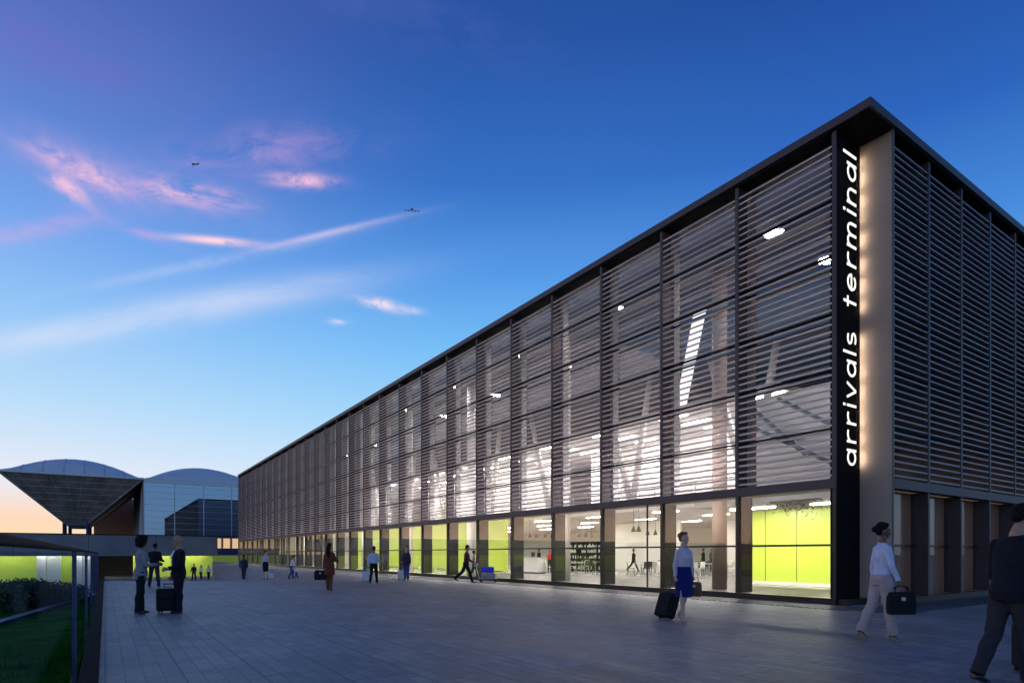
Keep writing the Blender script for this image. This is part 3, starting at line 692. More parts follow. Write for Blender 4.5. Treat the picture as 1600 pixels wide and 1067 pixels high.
    if near:
        for s in (-1,1):
            e = MB(); e.ell(Hd(s*.029*fs,.0795,.742), (.0115,.007,.0065), 10, 8, HM); e.xf(sc); e.build('eye', M_EYE, root, smooth=True)
            b_ = MB(); b_.tube([Hd(s*.012,.0895,.768), Hd(s*.030,.0905,.773), Hd(s*.048,.076,.767)], [.004,.0052,.003], 6); b_.xf(sc); b_.build('eyebrow', HAIRM['black' if hair[1]=='black' else 'brown'], root, smooth=True)
        b_ = MB(); b_.ell(Hd(0,.0895,.690), (.021,.007,.0075), 12, 8, HM); b_.xf(sc); b_.build('lips', M_LIPS[skin], root, smooth=True)
    # upper garment
    kind, colr = top; g = dict(shirt=.014, jacket=.026, sweater=.022, coat=.03, dress=.016)[kind]
    t = MB(); hem = dict(shirt=-.02 if low[0] != 'x' else -.09, jacket=-.12, sweater=-.09, coat=-.3, dress=-.09)[kind]
    rs = [oval(T(0,y,z), rx+g, ry+g, 18, LM) for z,rx,ry,y in TR if max(hem,-.1) <= z <= .54]
    if hem < -.1:
        ks = [kp for _,kp,_,_,_ in Jl]; mid = (ks[0]+ks[1])/2
        nxt = []
        for zz_ in ((-.12,) if hem > -.2 else (-.12,-.22,-.32)):
            f = -zz_/.425; c = up.lerp(mid, f); c.z = up.z+zz_; sprd = abs(ks[0].y-ks[1].y)*f/2
            nxt.insert(0, oval(c, .175+g*.8, .125+g*.8+sprd, 18))
        rs = nxt + rs
    t.rings(rs)
    nk = MB
    t.tube([T(0,-.012,.49), T(0,-.008,.545)], [.078,.064], 14)
    for s in (-1,1): t.tube([T(s*.03,-.012,.535), T(s*sw*.6,-.008,.508), T(s*sw,-.004,.468)], [.040,.046,.050], 10)
    for i, (sh,eb,wr,d2) in enumerate(Arms):
        r0 = (.044 if fem else .053)+g*.55; end = wr + d2*(-.012)
        t.tube([sh, sh.lerp(eb,.4), eb, eb.lerp(wr,.4), end], [r0*1.02, r0*.98, r0*.86, r0*.82, r0*.66], 12); t.ell(sh,(r0*1.08,)*3,12,8); t.ell(eb,(r0*.87,)*3,10,8)
    if near and kind in ('shirt','jacket'):
        c_ = MB()
        for s in (-1,1): c_.tube([T(s*.012,.062,.492), T(s*.052,.040,.540), T(s*.066,-.010,.555), T(0,-.072,.560)], [.010,.016,.017,.017], 8, .5)
        cuff_ = MB()
        for sh,eb,wr,d2 in Arms: cuff_.tube([wr-d2*.055, wr-d2*.008], [r0*.72, r0*.70], 14)
        c_.xf(sc); cuff_.xf(sc); c_.build('collar', CL[colr], root, smooth=True); cuff_.build('cuff', CL[colr], root, smooth=True)
    put(dict(shirt='shirt',jacket='jacket',sweater='sweater',coat='coat',dress='dress')[kind], t, CL[colr], .009 if near else .016, 2, .006 if near else .004)
    if shirtfront:
        s_ = MB(); s_.tube([T(0,.118,.14), T(0,.146,.30), T(0,.134,.42), T(0,.080,.52)], [.018,.040,.058,.045], 10, .4, (1,0,0)); put('shirt', s_, CL[shirtfront], .009, 2)
    # lower garment
    kind, colr = low
    if kind in ('trousers','wide'):
        w_ = 1.0 if kind == 'trousers' else 1.14
        t = MB(); t.rings([oval(T(0,y,z), rx+.020, ry+.020, 18, LM) for z,rx,ry,y in TR if z <= (.12 if fem else .09)])
        for h,kp,an,fd,fn in Jl:
            cuff = an + (an-kp).normalized()*(.015 if kind == 'trousers' else .03)
            t.tube([h+Vector((0,0,.05)), h.lerp(kp,.3), kp, kp.lerp(an,.3)+Vector((0,-.014,0)), kp.lerp(an,.6), cuff], [.100*w_,.093*w_,.072*w_,.074*w_,.066*w_,.062*w_], 14); t.ell(kp,(.068*w_,)*3,12,8); t.ell(h,(.098,.105,.10),12,8)
        put('trousers', t, CL[colr], .009 if near else .016, 2, .008 if near else .005)
    elif kind == 'skirt':
        t = MB(); rs = []
        ks = [kp for _,kp,_,_,_ in Jl]
        for f in (1.08,.9,.7,.5,.3,.12):
            l_, r_ = Jl[0][0].lerp(ks[0], f), Jl[1][0].lerp(ks[1], f); c = (l_+r_)/2; rs.append(oval(c, .192-.034*f, .120-.024*f+abs(l_.y-r_.y)/2+.014, 18))
        rs += [oval(T(0,y,z), rx+.022, ry+.022, 18, LM) for z,rx,ry,y in TR if 0 <= z <= .17]
        t.rings(rs); put('skirt', t, CL[colr], .009 if near else .016, 3, .003)
    # shoes
    for h,kp,an,fd,fn in Jl:
        s_ = MB()
        if shoes[0] == 'heel':
            s_.tube([an-fd*.050-fn*.040, an-fn*.055+fd*.02, an+fd*.10-fn*.068, an+fd*.175-fn*.076], [.030,.036,.036,.012], 12, .62, (1,0,0)); s_.tube([an-fd*.045-fn*.055, an-fd*.045-fn*.06-Vector((0,0,.062))], [.014,.007], 8)
        elif shoes[0] == 'boot': s_.tube([kp.lerp(an,.35), kp.lerp(an,.7), an], [.060,.052,.048], 12); s_.tube([an-fd*.05-fn*.040, an-fn*.038+fd*.03, an+fd*.11-fn*.055, an+fd*.17-fn*.062], [.034,.046,.040,.018], 12, .8, (1,0,0))
        else: s_.tube([an-fd*.058-fn*.045, an-fn*.036+fd*.02, an+fd*.11-fn*.054, an+fd*.19-fn*.060], [.034,.046,.042,.020], 12, .8, (1,0,0))
        put('shoe' if shoes[0] != 'boot' else 'boot', s_, shoes[1], .007 if near else .012, 2)
    # hair
    hk, hc = hair
    if hk != 'bald':
        t = MB(); E2 = lambda c, r: t.ell(Hd(*c), r, 16, 12, HM)
        E2((0,-.026,.802), (.082*fs,.090,.086)); E2((0,-.060,.745), (.066*fs,.052,.070))
        if hk == 'short': E2((0,.030,.846), (.058,.050,.030))
        if hk == 'bun': E2((0,.018,.845),(.060,.058,.034)); E2((0,-.125,.765), (.050,.045,.045))
        if hk == 'updo': E2((0,.018,.845),(.060,.058,.034)); E2((-.012,-.098,.80), (.06,.05,.06))
        if hk == 'afro': E2((0,-.035,.78), (.125,.125,.125)); E2((0,-.05,.70), (.12,.10,.10)); E2((.0,.0,.84),(.10,.10,.07))
        if hk == 'long': E2((0,.02,.845),(.062,.058,.034)); t.tube([Hd(0,-.07,.76), Hd(0,-.09,.64), T(0,-.12,.46), T(0,-.125,.34)], [.078,.082,.080,.035], 12, .6, (1,0,0))
        put('hair', t, HAIRM[hc], .008 if near else .014, 2, .010 if hk == 'afro' else .005)
    if hk == 'short' and near and sex == 'm': pass
    rot = Matrix.Rotation(R(yaw), 3, 'Z')
    return root, [Vector(loc) + rot @ (h*k) for h in Hands]
def feet(px, py): return on_plaza(px, py)
def hgt(px, py, hy): v = on_plaza(px, py); return (py-hy)/F*v.y

# luggage -----------------------------------------------------------
def suitcase(name, loc, yaw, w, h, d, m, label, tilt=0., handle=.38, group=None, cat='suitcase', bag=False):
    r = empty(name, loc, R(yaw), label, cat, group); r.rotation_euler = (R(tilt), 0, R(yaw))
    b = MB(); b.box(-w/2,w/2,-d/2,d/2,.05,h)
    sh = b.build('shell', m, r, bevel=.045, seg=3)
    ri = MB()
    if not bag:
        for k in range(5): x = -w*.36+k*w*.18; ri.box(x-.012,x+.012,-d/2-.008,-d/2+.002,.12,h-.08).box(x-.012,x+.012,d/2-.002,d/2+.008,.12,h-.08)
    else: ri.box(-w*.38,w*.38,-d/2-.03,-d/2+.002,.12,h*.55).box(-w*.38,w*.38,-d/2-.022,-d/2+.002,h*.60,h*.9)
    ri.build('rib' if not bag else 'pocket', m, sh, bevel=.006 if not bag else .02)
    for x in (-1,1):
        for y in ((-1,1) if not tilt else (1,)):
            MB().tube([(x*w*.36-.012,y*d*.32,.03),(x*w*.36+.012,y*d*.32,.03)], .03, 12).build('wheel', M['black'], r)
    hb = MB()
    for x in (-1,1): hb.tube([(x*w*.26,d*.36,h-.02),(x*w*.26,d*.36,h+handle)], .009, 6)
    hb.tube([(-w*.30,d*.36,h+handle),(w*.30,d*.36,h+handle)], .014, 8); hb.build('handle', M['black'], r)
    MB().tube([(-.09,0,h-.01),(-.07,0,h+.035),(.07,0,h+.035),(.09,0,h-.01)], .011, 6).build('grab_handle', M['black'], r)
    return r
M_WHITEC = mat('white luggage shell', (.62,.63,.66), .35, 0, .06, 5); M_BLACKC = mat('dark luggage fabric', (.008,.0085,.012), .7, 0, .25, 12, .3, 120, spec=.2); M_BLUEC = mat('bright blue luggage', (.03,.03,.70), .4, 0, .08, 5); M_GREYC = mat('grey luggage', (.28,.29,.36), .5, 0, .1, 5)
def handbag(name, hand, yaw, w, h, d, m, label, strap=.16, cat='bag'):
    r = empty(name, hand - Vector((0,0,strap+h)), R(yaw), label, cat)
    b = MB(); b.rings([[Vector((-w/2*f,-d/2*f,z)),Vector((w/2*f,-d/2*f,z)),Vector((w/2*f,d/2*f,z)),Vector((-w/2*f,d/2*f,z))] for z,f in ((0,.94),(h*.3,1),(h*.8,.96),(h,.86))]); b.build('bag_body', m, r, bevel=.02)
    for y in (-1,1): MB().tube([(-w*.28,y*d*.3,h-.02),(-w*.22,y*d*.12,h+strap*.7),(0,0,h+strap),(w*.22,y*d*.12,h+strap*.7),(w*.28,y*d*.3,h-.02)], .009, 6).build('strap', m, r)
    MB().box(-.03,.03,-d/2-.008,-d/2+.004,h*.62,h*.78).build('clasp', M['palemetal'], r); return r

STR = ((22,6,4),(-16,22,-22)); STL = ((-16,22,-22),(22,6,4)); STD = ((2,3,0),(-3,3,0))
# near figures
_, h = person('person in a pale lilac blouse and royal blue skirt walking with a dark wheeled suitcase', feet(1068,970), -158, hgt(1068,970,836), 'f', 'light', ((-9,10,-4),(10,6,0)), ((0,9,8),(-4,10,12)), 1, (24,0), ('shirt','lilac'), ('skirt','blue'), ('heel',M_NUDE), ('updo','red'), near=True, grip=(35,62))
handbag('handbag', h[0]+Vector((.05,.05,.22)), -20, .30, .30, .11, M_BROWNL, 'dark brown leather shoulder bag carried by the person in the blue skirt', .24)
v = feet(1036,967); suitcase('wheeled_suitcase', v, -52, .40, .56, .24, M_BLACKC, 'dark fabric wheeled suitcase tilted behind the person in the blue skirt', -24, .36, bag=True)
_, h = person('person in a pale blue shirt and taupe trousers striding right with a black briefcase', feet(1378,1001), -92, hgt(1378,1001,823), 'f', 'dark', ((-13,12,-10),(9,3,0)), ((-6,10,14),(10,8,12)), 1, (-8,2), ('shirt','paleblue'), ('wide','taupe'), ('heel',M_NUDE), ('bun','black'), near=True, grip=(22,70))
h = sorted(h, key=lambda q: -q.x)
handbag('briefcase', h[0]+Vector((.02,0,.02)), 0, .42, .34, .11, M_BLACKC, 'black briefcase held by the person in the pale blue shirt', .10, 'briefcase')
_, h = person('person in a dark navy sweater cropped by the right edge of the photograph', feet(1580,1072), -76, 1.86, 'm', 'tan', ((-15,14,-12),(9,4,2)), ((10,8,60),(12,8,50)), 8, (-6,14), ('sweater','navy'), ('trousers','slate'), ('flat',M_SHOE), ('short','black'), near=True, grip=(45,60))
suitcase('wheeled_suitcase', at(1612,1052), 70, .40, .56, .26, M_BLACKC, 'black suitcase partly hidden behind the person in the navy sweater', 0, .40, bag=True)
_, h = person('person with a round afro in a grey jacket talking at the left of the plaza', feet(220,958), -48, hgt(220,958,838), 'f', 'dark', ((4,3,0),(-5,4,0)), ((18,8,75),(15,8,80)), 2, (6,4), ('jacket','greyjacket'), ('trousers','black'), ('boot',M_SHOE), ('afro','black'), near=True, grip=(45,45), spread=.05)
_, h = person('bald person in a dark suit and white shirt listening at the left of the plaza', feet(279,957), 138, hgt(279,957,837), 'm', 'tan', ((3,2,0),(-3,3,0)), ((12,10,62),(-4,12,22)), 0, (6,6), ('jacket','navy'), ('trousers','navy'), ('flat',M_SHOE), ('bald','black'), near=True, shirtfront='white', grip=(40,30), spread=.03)
suitcase('wheeled_suitcase', feet(262,957), 12, .42, .56, .28, M_BLACKC, 'dark upright suitcase standing between the pair talking at the left', 0, .10, bag=True)
person('person in a dark jacket standing with back turned between the talking pair', feet(241,917), 12, hgt(241,917,849), 'm', 'dark', ((6,4,0),(-6,4,0)), ((20,10,70),(20,10,70)), 6, (0,10), ('jacket','navy'), ('trousers','slate'), ('flat',M_SHOE), ('short','black'), spread=.12)
# mid distance figures
person('person in dark clothes standing legs apart before the lime wall', feet(303,906), 178, 1.45, 'm', 'tan', ((2,2,0),(-2,2,0)), ((10,14,40),(10,14,40)), 0, (0,0), ('jacket','black'), ('trousers','black'), spread=.14)
person('person in a white top and black trousers nearest the dark figure by the lime wall', feet(314,905), 160, 1.30, 'f', 'tan', STD, ((5,8,30),(0,8,10)), 0, (0,0), ('shirt','white'), ('trousers','black'), hair=('long','black'))
person('person in a white top at the right end of the overpass lime wall', feet(326,905), 200, 1.32, 'm', 'tan', STR, ((5,8,30),(0,8,10)), 0, (0,0), ('shirt','white'), ('trousers','black'))
person('person in a dark jacket walking away near the far end of the facade', feet(381,905), 8, hgt(381,905,867), 'm', 'dark', ((6,4,0),(-6,6,-4)), ((-18,14,40),(-18,14,40)), 2, (0,0), ('jacket','charcoal'), ('trousers','charcoal'))
person('person in a grey blue top and dark skirt beside a small white suitcase', feet(415,905), 6, hgt(415,905,861), 'f', 'light', STD, ((-2,9,10),(-2,9,10)), 1, (0,0), ('shirt','lilac'), ('skirt','black'), ('heel',M_SHOE), ('updo','brown'))
suitcase('cabin_suitcase', feet(424,904), 8, .30, .50, .22, M_WHITEC, 'small white suitcase right of the person in the dark skirt', 0, .25)
person('person in a white top and blue jeans stooping beside a child', feet(455,904), -50, hgt(455,904,866), 'f', 'tan', ((24,30,0),(-6,18,0)), ((30,8,30),(25,8,30)), 14, (0,12), ('shirt','white'), ('trousers','jeans'), hair=('short','black'))
person('small child in white and blue walking next to the stooping adult', feet(463,904), -40, 1.0, 'm', 'tan', STR, ((20,10,20),(0,8,10)), 2, (0,0), ('shirt','white'), ('trousers','jeans'))
_, h = person('person with long black hair in a rust coat carrying a big black bag', feet(515,922), -8, hgt(515,922,849), 'f', 'dark', ((4,3,0),(-6,5,-3)), ((-2,12,6),(20,10,60)), 1, (-20,0), ('coat','rust'), ('trousers','brown'), ('boot',M_BROWNL), ('long','black'), grip=(60,40))
h = sorted(h, key=lambda q: q.x)
handbag('holdall', h[0]+Vector((-.12,0,.10)), 0, .46, .36, .2, M_BLACKC, 'big black holdall hanging from the hand of the person in rust', .12)
person('person in a pale blue shirt and black trousers pulling a white suitcase', feet(584,911), 0, hgt(584,911,852), 'm', 'dark', STL, ((-14,10,8),(10,8,30)), 2, (0,0), ('shirt','paleblue'), ('trousers','black'), hair=('short','black'))
suitcase('cabin_suitcase', feet(572,909), 5, .42, .52, .26, M_WHITEC, 'white suitcase left of the person in the pale blue shirt on the plaza', -8, .3)
person('person with auburn hair in a dark jacket and jeans by a white suitcase', feet(635,906), 172, hgt(635,906,854), 'f', 'light', STD, ((-4,10,14),(10,8,50)), 0, (0,0), ('jacket','charcoal'), ('trousers','jeans'), hair=('long','red'))
suitcase('cabin_suitcase', feet(627,905), 0, .36, .48, .24, M_WHITEC, 'white suitcase left of the person with auburn hair', 0, .25)
_, h = person('person in a maroon shirt and navy trousers pushing a luggage trolley', feet(728,910), -88, hgt(728,910,850), 'm', 'tan', ((-26,26,-20),(26,10,4)), ((28,8,38),(28,8,38)), 6, (0,0), ('shirt','maroon'), ('trousers','navy'), hair=('short','black'), grip=(60,60))
person('person in a grey shirt walking just behind the luggage trolley', feet(741,904), -80, 1.55, 'f', 'tan', STL, ((5,8,20),(0,8,20)), 1, (0,0), ('shirt','greyjacket'), ('trousers','black'), hair=('updo','black'))
# trolley
tv = feet(752,909); tr = empty('luggage_trolley', tv, R(2), 'grey metal luggage trolley carrying a bright blue case', 'trolley')
MB().box(-.12,.78,-.26,.26,.17,.21).build('platform', M['palemetal'], tr, bevel=.01)
fr = MB()
for y in (-.24,.24): fr.tube([(-.10,y,.20),(-.22,y,.62),(-.30,y,1.02)], .018, 8); fr.tube([(.76,y,.2),(.80,y,.34)], .016, 8)
fr.tube([(-.30,-.24,1.02),(-.30,.24,1.02)], .02, 8); fr.tube([(-.16,-.24,.42),(-.16,.24,.42)], .014, 6); fr.build('push_frame', M['palemetal'], tr)
MB().box(-.36,-.16,-.2,.2,.74,.90).build('basket', M['palemetal'], tr, bevel=.02)
for x in (0,.68):
    for y in (-.22,.22): MB().tube([(x,y-.02,.08),(x,y+.02,.08)], .08, 14).build('wheel', M['black'], tr)
c1 = suitcase('suitcase', tv+Vector((.32,0,.215)), 92, .36, .74, .24, M_GREYC, 'grey suitcase lying on the luggage trolley under the blue case'); c1.rotation_euler = (R(-90),0,R(-90)); c1.location = tv+Vector((-.06,0,.34))
c2 = suitcase('suitcase', tv, 0, .34, .66, .25, M_BLUEC, 'bright blue case lying on top of the loaded trolley'); c2.rotation_euler = (R(-90),0,R(-90)); c2.location = tv+Vector((-.05,0,.60))
# figures inside and on the lower level
def inside(label, px, hy, hpx, yaw, sex, skin, top, low, hair, legs=STD, arms=((4,8,20),(0,8,10)), **kw):
    H = 1.64 if sex == 'f' else 1.76; Yd = F*H/hpx
    q, p = QP(at_y(px, Yd)); return person(label, at_y(px, Yd, .021), yaw, H, sex, skin, legs, arms, 1, (0,0), top, low, hair=hair, **kw)
inside('person in a blue top and dark trousers standing inside behind the trolley', 779, 866, 33, 150, 'f','light',('shirt','paleblue'),('trousers','black'),('updo','red'))
inside('person in black standing inside at the end of the white counter', 842, 862, 31, 120, 'm','dark',('jacket','black'),('trousers','black'),('short','black'))
inside('person in a red top and black trousers inside right of the white counter', 859, 860, 33, 190, 'f','tan',('shirt','red'),('trousers','black'),('long','brown'))
inside('person in a white shirt and black trousers inside between two dark columns', 894, 862, 33, 175, 'm','tan',('shirt','white'),('trousers','black'),('short','black'), STR)
inside('person in a bright red top inside among the white cafe tables', 1028, 860, 30, 180, 'f','tan',('shirt','red'),('trousers','greyjacket'),('long','brown'))
inside('person in a dark suit standing inside beside the raking white light', 1099, 857, 33, 60, 'm','tan',('jacket','black'),('trousers','black'),('short','black'))
inside('person in grey inside at the right of the dark suited figure', 1112, 864, 29, 200, 'm','light',('jacket','greyjacket'),('trousers','black'),('short','brown'))
inside('person in black striding inside left of the cafe tables', 990, 862, 36, -90, 'm','tan',('jacket','black'),('trousers','black'),('short','black'), ((-26,20,-20),(26,6,4)))
inside('person in black inside before the lime wall left of the trolley', 686, 866, 31, 100, 'm','tan',('jacket','black'),('trousers','black'),('short','black'))
inside('person in charcoal inside facing the figure in black by the lime wall', 692, 865, 30, -80, 'm','dark',('jacket','charcoal'),('trousers','black'),('short','black'))
def lower(label, px, Yd, yaw, top, low, sex='m', hair=('short','black')):
    w = at_y(px, Yd, -2.558); return person(label, w, yaw, 1.74, sex, 'tan', STD, ((4,8,20),(0,8,30)), 1, (0,0), top, low, hair=hair)
lower('person in a red top on the lower level behind the shrubs', 43, 46, 150, ('shirt','red'), ('trousers','jeans'))
lower('person in a grey jacket on the lower level beside the white piers', 143, 50, -60, ('jacket','greyjacket'), ('trousers','black'))
lower('person with long hair on the lower level before the dark underpass', 168, 49, 90, ('jacket','taupe'), ('trousers','charcoal'), 'f', ('long','brown'))

# furniture inside the hall ------------------------------------------
M_CHAIR = mat('white moulded chair', (.74,.73,.72), .4, 0, .04, 5); M_DARKCH = mat('dark chair', (.02,.02,.022), .45, 0, .1, 5)
def cafe_table():
    r = empty('cafe_table', (0,0,0), 0, 'round white cafe table on a single pedestal inside the lit hall', 'table', 'white cafe tables in the hall')
    MB().tube([(0,0,.715),(0,0,.745)], .40, 24).build('tabletop', M_CHAIR, r); MB().tube([(0,0,.03),(0,0,.714)], .035, 10).build('pedestal', M['palemetal'], r); MB().tube([(0,0,0),(0,0,.03)], [.26,.22], 20).build('base', M['palemetal'], r); return r
def chair(m, label, grp):
    r = empty('cafe_chair', (0,0,0), 0, label, 'chair', grp)
    MB().box(-.21,.21,-.20,.22,.43,.46).build('seat', m, r, bevel=.012)
    b = MB(); b.hexa([(-.20,-.205,.50),(.20,-.205,.50),(.20,-.17,.50),(-.20,-.17,.50)],[(-.19,-.27,.86),(.19,-.27,.86),(.19,-.245,.86),(-.19,-.245,.86)]); b.build('backrest', m, r, bevel=.01)
    for x in (-1,1):
        MB().tube([(x*.17,.17,.43),(x*.20,.21,0)], [.016,.012], 6).build('leg', m, r); MB().tube([(x*.18,-.215,.52),(x*.17,-.16,.43),(x*.20,-.24,0)], [.014,.016,.012], 6).build('leg', m, r)
    return r
tb = cafe_table(); cw = chair(M_CHAIR, 'white four legged chair at a cafe table inside the lit hall', 'white chairs at the cafe tables'); cdk = chair(M_DARKCH, 'black four legged chair at a cafe table inside the lit hall', 'black chairs at the cafe tables')
first = dict(t=True, w=True, d=True); rr = random.Random(11)
for px, Yd in [(872,41),(908,43),(918,50),(930,46),(1002,37),(1014,43),(1036,38),(1046,45),(1082,36),(1094,42),(1108,37),(1136,38),(1148,44),(690,56),(700,60),(768,50)]:
    c = at_y(px, Yd, .021); o = tb if first['t'] else copy_tree(tb); first['t'] = False; o.location = c; a0 = rr.random()*6.28
    for k in range(3):
        a = a0+k*2.09+rr.uniform(-.2,.2); dark = rr.random() < .55; key = 'd' if dark else 'w'; pr = cdk if dark else cw
        o = pr if first[key] else copy_tree(pr); first[key] = False; o.location = c+Vector((math.cos(a)*.62, math.sin(a)*.62, 0)); o.rotation_euler.z = a+math.pi/2
rn_ = random.Random(21)
def desk(px, Yd, w, label):
    r = empty('reception_desk', at_y(px, Yd, .021), ROT+math.pi/2, label, 'desk')
    MB().box(-w/2,w/2,-.35,.35,.08,1.05).build('front', M['white'], r); MB().box(-w/2-.05,w/2+.05,-.40,.40,1.055,1.10).build('countertop', M['ceil'], r); MB().box(-w/2+.05,w/2-.05,-.30,.30,0,.078).build('kick_plate', M['black'], r)
    MB().box(-.2,.2,-.02,.02,1.16,1.45).build('screen', M['black'], r); MB().box(-.03,.03,-.02,.02,1.101,1.158).build('stand', M['black'], r)
desk(833, 42, 2.2, 'white reception desk left of the person in the red top'); desk(772, 47, 1.8, 'white reception desk behind the person in the blue top')
sh_ = empty('shelving', at_y(916, 47, .021), ROT-math.pi/2, 'dark shelving unit full of white jars behind the cafe tables', 'shelving')
fr = MB(); fr.box(-2.4,2.4,.34,.38,0,2.3); 
for k in range(6): fr.box(-2.4,2.4,-.0,.34,.1+k*.43,.13+k*.43)
for k in range(5): fr.box(-2.42+k*1.2,-2.38+k*1.2,-.01,.339,0,2.3)
fr.build('frame', M_DARKCH, sh_)
jr = MB()
for k in range(5):
    for q_ in range(26):
        if rn_.random() < .75: x = -2.3+q_*.18; jr.tube([(x,.16,.13+k*.43),(x,.16,.13+k*.43+rn_.uniform(.12,.3))], rn_.uniform(.04,.07), 7)
jr.build('jar', M_CHAIR, sh_); sh_.children[1]['kind'] = 'stuff'
# added leaf clump standing in for a dark foliage reflection, first bay
hp = empty('leaf_reflection', W(4.2, 3.6, 3.25), 0, 'dark leafy clump standing in for a foliage reflection above the bright lime wall', 'plant'); hp.rotation_euler.z = ROT
f = MB(); rn = random.Random(5)
for k in range(900):
    p = Vector((rn.gauss(0,.22), rn.gauss(0,.55), -abs(rn.gauss(0,.17))-.02)); a = Vector((rn.gauss(0,1),rn.gauss(0,1),rn.gauss(0,1))).normalized(); b = a.orthogonal().normalized(); l_ = rn.uniform(.03,.07)
    f.add([p-a*l_,p+b*l_*.4,p+a*l_,p-b*l_*.4],[(0,1,2,3)])
f.build('foliage', M['leaf'], hp); MB().box(-.1,.1,-.9,.9,-.06,.0).build('trough', M['black'], hp)


# ------------------------------------------------------------------ world
wd = bpy.data.worlds.new('World'); SC.world = wd; wd.use_nodes = True
n = wd.node_tree.nodes; l = wd.node_tree.links; n.clear()
out = n.new('ShaderNodeOutputWorld'); bg = n.new('ShaderNodeBackground'); l.new(bg.outputs[0], out.inputs[0])
tc = n.new('ShaderNodeTexCoord'); sx = n.new('ShaderNodeSeparateXYZ'); l.new(tc.outputs['Generated'], sx.inputs[0])
def mth(op, a, b=None, c=None, clamp=False):
    m = n.new('ShaderNodeMath'); m.operation = op; m.use_clamp = clamp
    for i, v in enumerate((a,b,c)):
        if v is None: continue
        if isinstance(v, (int,float)): m.inputs[i].default_value = v
        else: l.new(v, m.inputs[i])
    return m.outputs[0]
def mrange(v, a, b, c=0., d=1., sm=True):
    m = n.new('ShaderNodeMapRange'); m.interpolation_type = 'SMOOTHSTEP' if sm else 'LINEAR'; l.new(v, m.inputs[0])
    for i, x in enumerate((a,b,c,d)): m.inputs[i+1].default_value = x
    return m.outputs[0]
def ramp(v, stops):
    r = n.new('ShaderNodeValToRGB'); l.new(v, r.inputs[0]); e = r.color_ramp.elements
    while len(e) < len(stops): e.new(.5)
    for i, (p, c) in enumerate(stops): e[i].position = p; e[i].color = (*s2l([x/255 for x in c]), 1)
    return r.outputs[0]
def mix(f, a, b, bt='MIX'):
    m = n.new('ShaderNodeMixRGB'); m.blend_type = bt
    for i, v in enumerate((f,a,b)):
        if isinstance(v, (int,float)): m.inputs[i].default_value = v
        elif isinstance(v, tuple): m.inputs[i].default_value = (*v,1)
        else: l.new(v, m.inputs[i])
    return m.outputs[0]
X, Y, Z = sx.outputs
hd = mth('SQRT', mth('ADD', mth('MULTIPLY',X,X), mth('MULTIPLY',Y,Y)))
az = mth('DIVIDE', X, mth('MAXIMUM', hd, .001))
zz = mth('MAXIMUM', Z, 0.)
right = ramp(zz, [(0,(222,214,214)),(.05,(222,234,246)),(.12,(198,228,252)),(.22,(156,212,250)),(.32,(116,188,246)),(.42,(82,152,230)),(.52,(50,112,198)),(.65,(34,82,164)),(1,(14,40,100))])
left = ramp(zz, [(0,(250,226,176)),(.045,(250,214,186)),(.10,(226,232,246)),(.20,(182,218,248)),(.30,(146,196,246)),(.40,(114,164,236)),(.50,(92,130,210)),(.62,(76,100,182)),(1,(30,48,110))])
fa = mrange(az, -.68, -.05)
sky = mix(fa, left, right)
# darker deep blue towards the right
sky = mix(mrange(az, .05, .75, 0, .72), sky, mix(1.0, sky, (.42,.62,.82), 'MULTIPLY'))
# cirrus, laid out by compass direction (x/y, z/y)
ys = mth('MAXIMUM', Y, .05); gx = mth('DIVIDE', X, ys); gz = mth('DIVIDE', Z, ys); fwd = mrange(Y, .1, .3)
def cloud(px, py, lx_, ly_, ang, col, amt, sc, stretch, seed, thr=(.42,.72), core=1.):
    global sky
    cx, cz = (px-CX)/F, (HZ-py)/F; ca, sa = math.cos(R(ang)), math.sin(R(ang))
    dx = mth('SUBTRACT', gx, cx); dz = mth('SUBTRACT', gz, cz)
    a = mth('ADD', mth('MULTIPLY', dx, ca), mth('MULTIPLY', dz, sa)); b = mth('SUBTRACT', mth('MULTIPLY', dz, ca), mth('MULTIPLY', dx, sa))
    cv = n.new('ShaderNodeCombineXYZ'); l.new(mth('MULTIPLY', a, F/100*sc), cv.inputs[0]); l.new(mth('MULTIPLY', b, F/100*sc*stretch), cv.inputs[1]); cv.inputs[2].default_value = seed
    nz = n.new('ShaderNodeTexNoise'); nz.inputs['Scale'].default_value = 1; nz.inputs['Detail'].default_value = 7; nz.inputs['Roughness'].default_value = .66; nz.inputs['Distortion'].default_value = .5; l.new(cv.outputs[0], nz.inputs['Vector'])
    e = mth('ADD', mth('POWER', mth('ABSOLUTE', mth('DIVIDE', a, lx_/F)), 2.), mth('POWER', mth('ABSOLUTE', mth('DIVIDE', b, ly_/F)), 2.))
    g = mth('POWER', 2.718, mth('MULTIPLY', e, -1.))
    f = mth('MULTIPLY', mth('MULTIPLY', mth('MULTIPLY', g, mrange(nz.outputs[0], *thr)), amt), fwd, clamp=True)
    sky = mix(f, sky, s2l([c/255 for c in col]))
PK, PP, WH = (250,196,222), (214,168,224), (232,232,248)
cloud(115,260,95,28,-28,PP,.45,1.0,2.0,3.1,(.32,.7))
cloud(130,268,72,15,-26,PK,.9,1.4,2.4,3.1,(.36,.62))
cloud(105,292,40,12,-36,PK,.9,1.6,2,8.4,(.34,.6))
cloud(290,303,75,15,-10,PK,.9,1.3,2.4,5.2,(.36,.62))
cloud(230,290,160,34,-16,PP,.35,.9,2,6.6,(.3,.7))
cloud(410,240,130,36,6,PP,.42,1.0,2,9.0,(.34,.7))
cloud(470,282,45,11,-3,PK,1.,1.4,2,10.0,(.3,.6))
cloud(60,358,110,16,10,PP,.5,1.0,2.4,2.0,(.3,.65))
cloud(200,355,70,8,-20,PP,.5,1.2,2,12.0,(.3,.65))
cloud(335,376,60,6,-5,(255,214,226),1.0,1.0,2,14.0,(.25,.5))
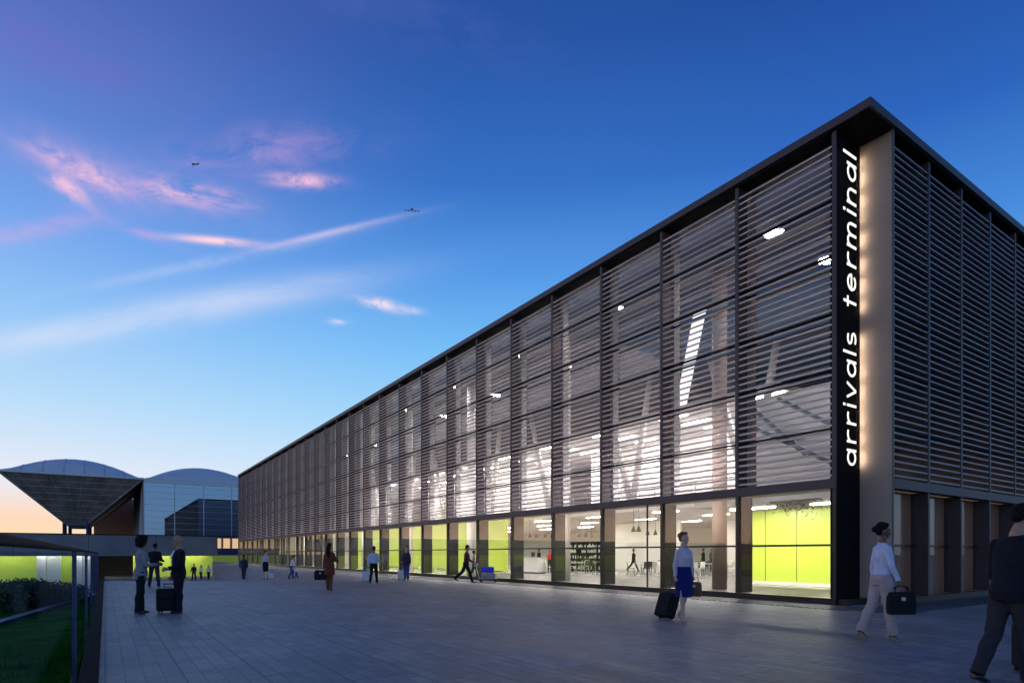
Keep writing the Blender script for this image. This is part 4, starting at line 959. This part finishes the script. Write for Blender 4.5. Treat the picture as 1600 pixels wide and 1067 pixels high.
cloud(510,365,110,5,13,(226,206,240),.5,.8,2,15.,(.2,.5))
cloud(330,408,200,9,12,WH,.25,.8,2,16.,(.2,.6))
cloud(250,492,300,24,11,WH,.36,.5,3,17.,(.2,.6))
cloud(390,465,160,22,8,WH,.28,.6,3,18.,(.2,.6))
cloud(60,525,160,18,8,WH,.3,.6,3,19.,(.2,.6))
cloud(592,474,32,8,-14,(250,226,240),.95,2.0,2,20.,(.3,.6))
cloud(635,485,22,6,-5,(240,226,244),.6,2.0,2,21.,(.3,.6))
cloud(530,502,14,5,0,(236,226,244),.6,2.0,2,22.,(.3,.6))
cloud(640,20,220,50,-18,(110,120,205),.2,.6,2,23.,(.3,.7))
cloud(60,60,200,60,-20,(120,100,190),.45,.6,2,24.,(.3,.7))
nis = n.new('ShaderNodeTexSky'); nis.sky_type = 'NISHITA'; nis.sun_disc = False; nis.sun_elevation = R(.5); nis.sun_rotation = R(-75); nis.air_density = 1.; nis.dust_density = .5
tot = mix(.02, sky, nis.outputs[0], 'ADD')
l.new(tot, bg.inputs[0]); bg.inputs[1].default_value = 1.0
sl = bpy.data.lights.new('sun','SUN'); sl.energy = .30; sl.angle = R(32); sl.color = (1,.62,.5)
so = bpy.data.objects.new('sun', sl); COL.objects.link(so); so.rotation_euler = Vector((-.95,.28,.06)).to_track_quat('Z','Y').to_euler()

# ------------------------------------------------------------------ camera and render settings
cd = bpy.data.cameras.new('camera'); co = bpy.data.objects.new('camera', cd); COL.objects.link(co)
co.location = (0,0,CH); co.rotation_euler = (R(90),0,0); cd.sensor_width = 36; cd.lens = 36*F/1600; cd.shift_y = (HZ-533.5)/1600
cd.clip_start = .05; cd.clip_end = 8000; SC.camera = co
SC.view_settings.view_transform = 'Standard'; SC.view_settings.look = 'None'; SC.view_settings.exposure = 0; SC.view_settings.gamma = 1
SC.render.engine = 'CYCLES'; cy = SC.cycles
cy.use_denoising = True; cy.max_bounces = 8; cy.diffuse_bounces = 4; cy.glossy_bounces = 4; cy.transparent_max_bounces = 24; cy.caustics_reflective = False; cy.caustics_refractive = False
cy.sample_clamp_indirect = 6
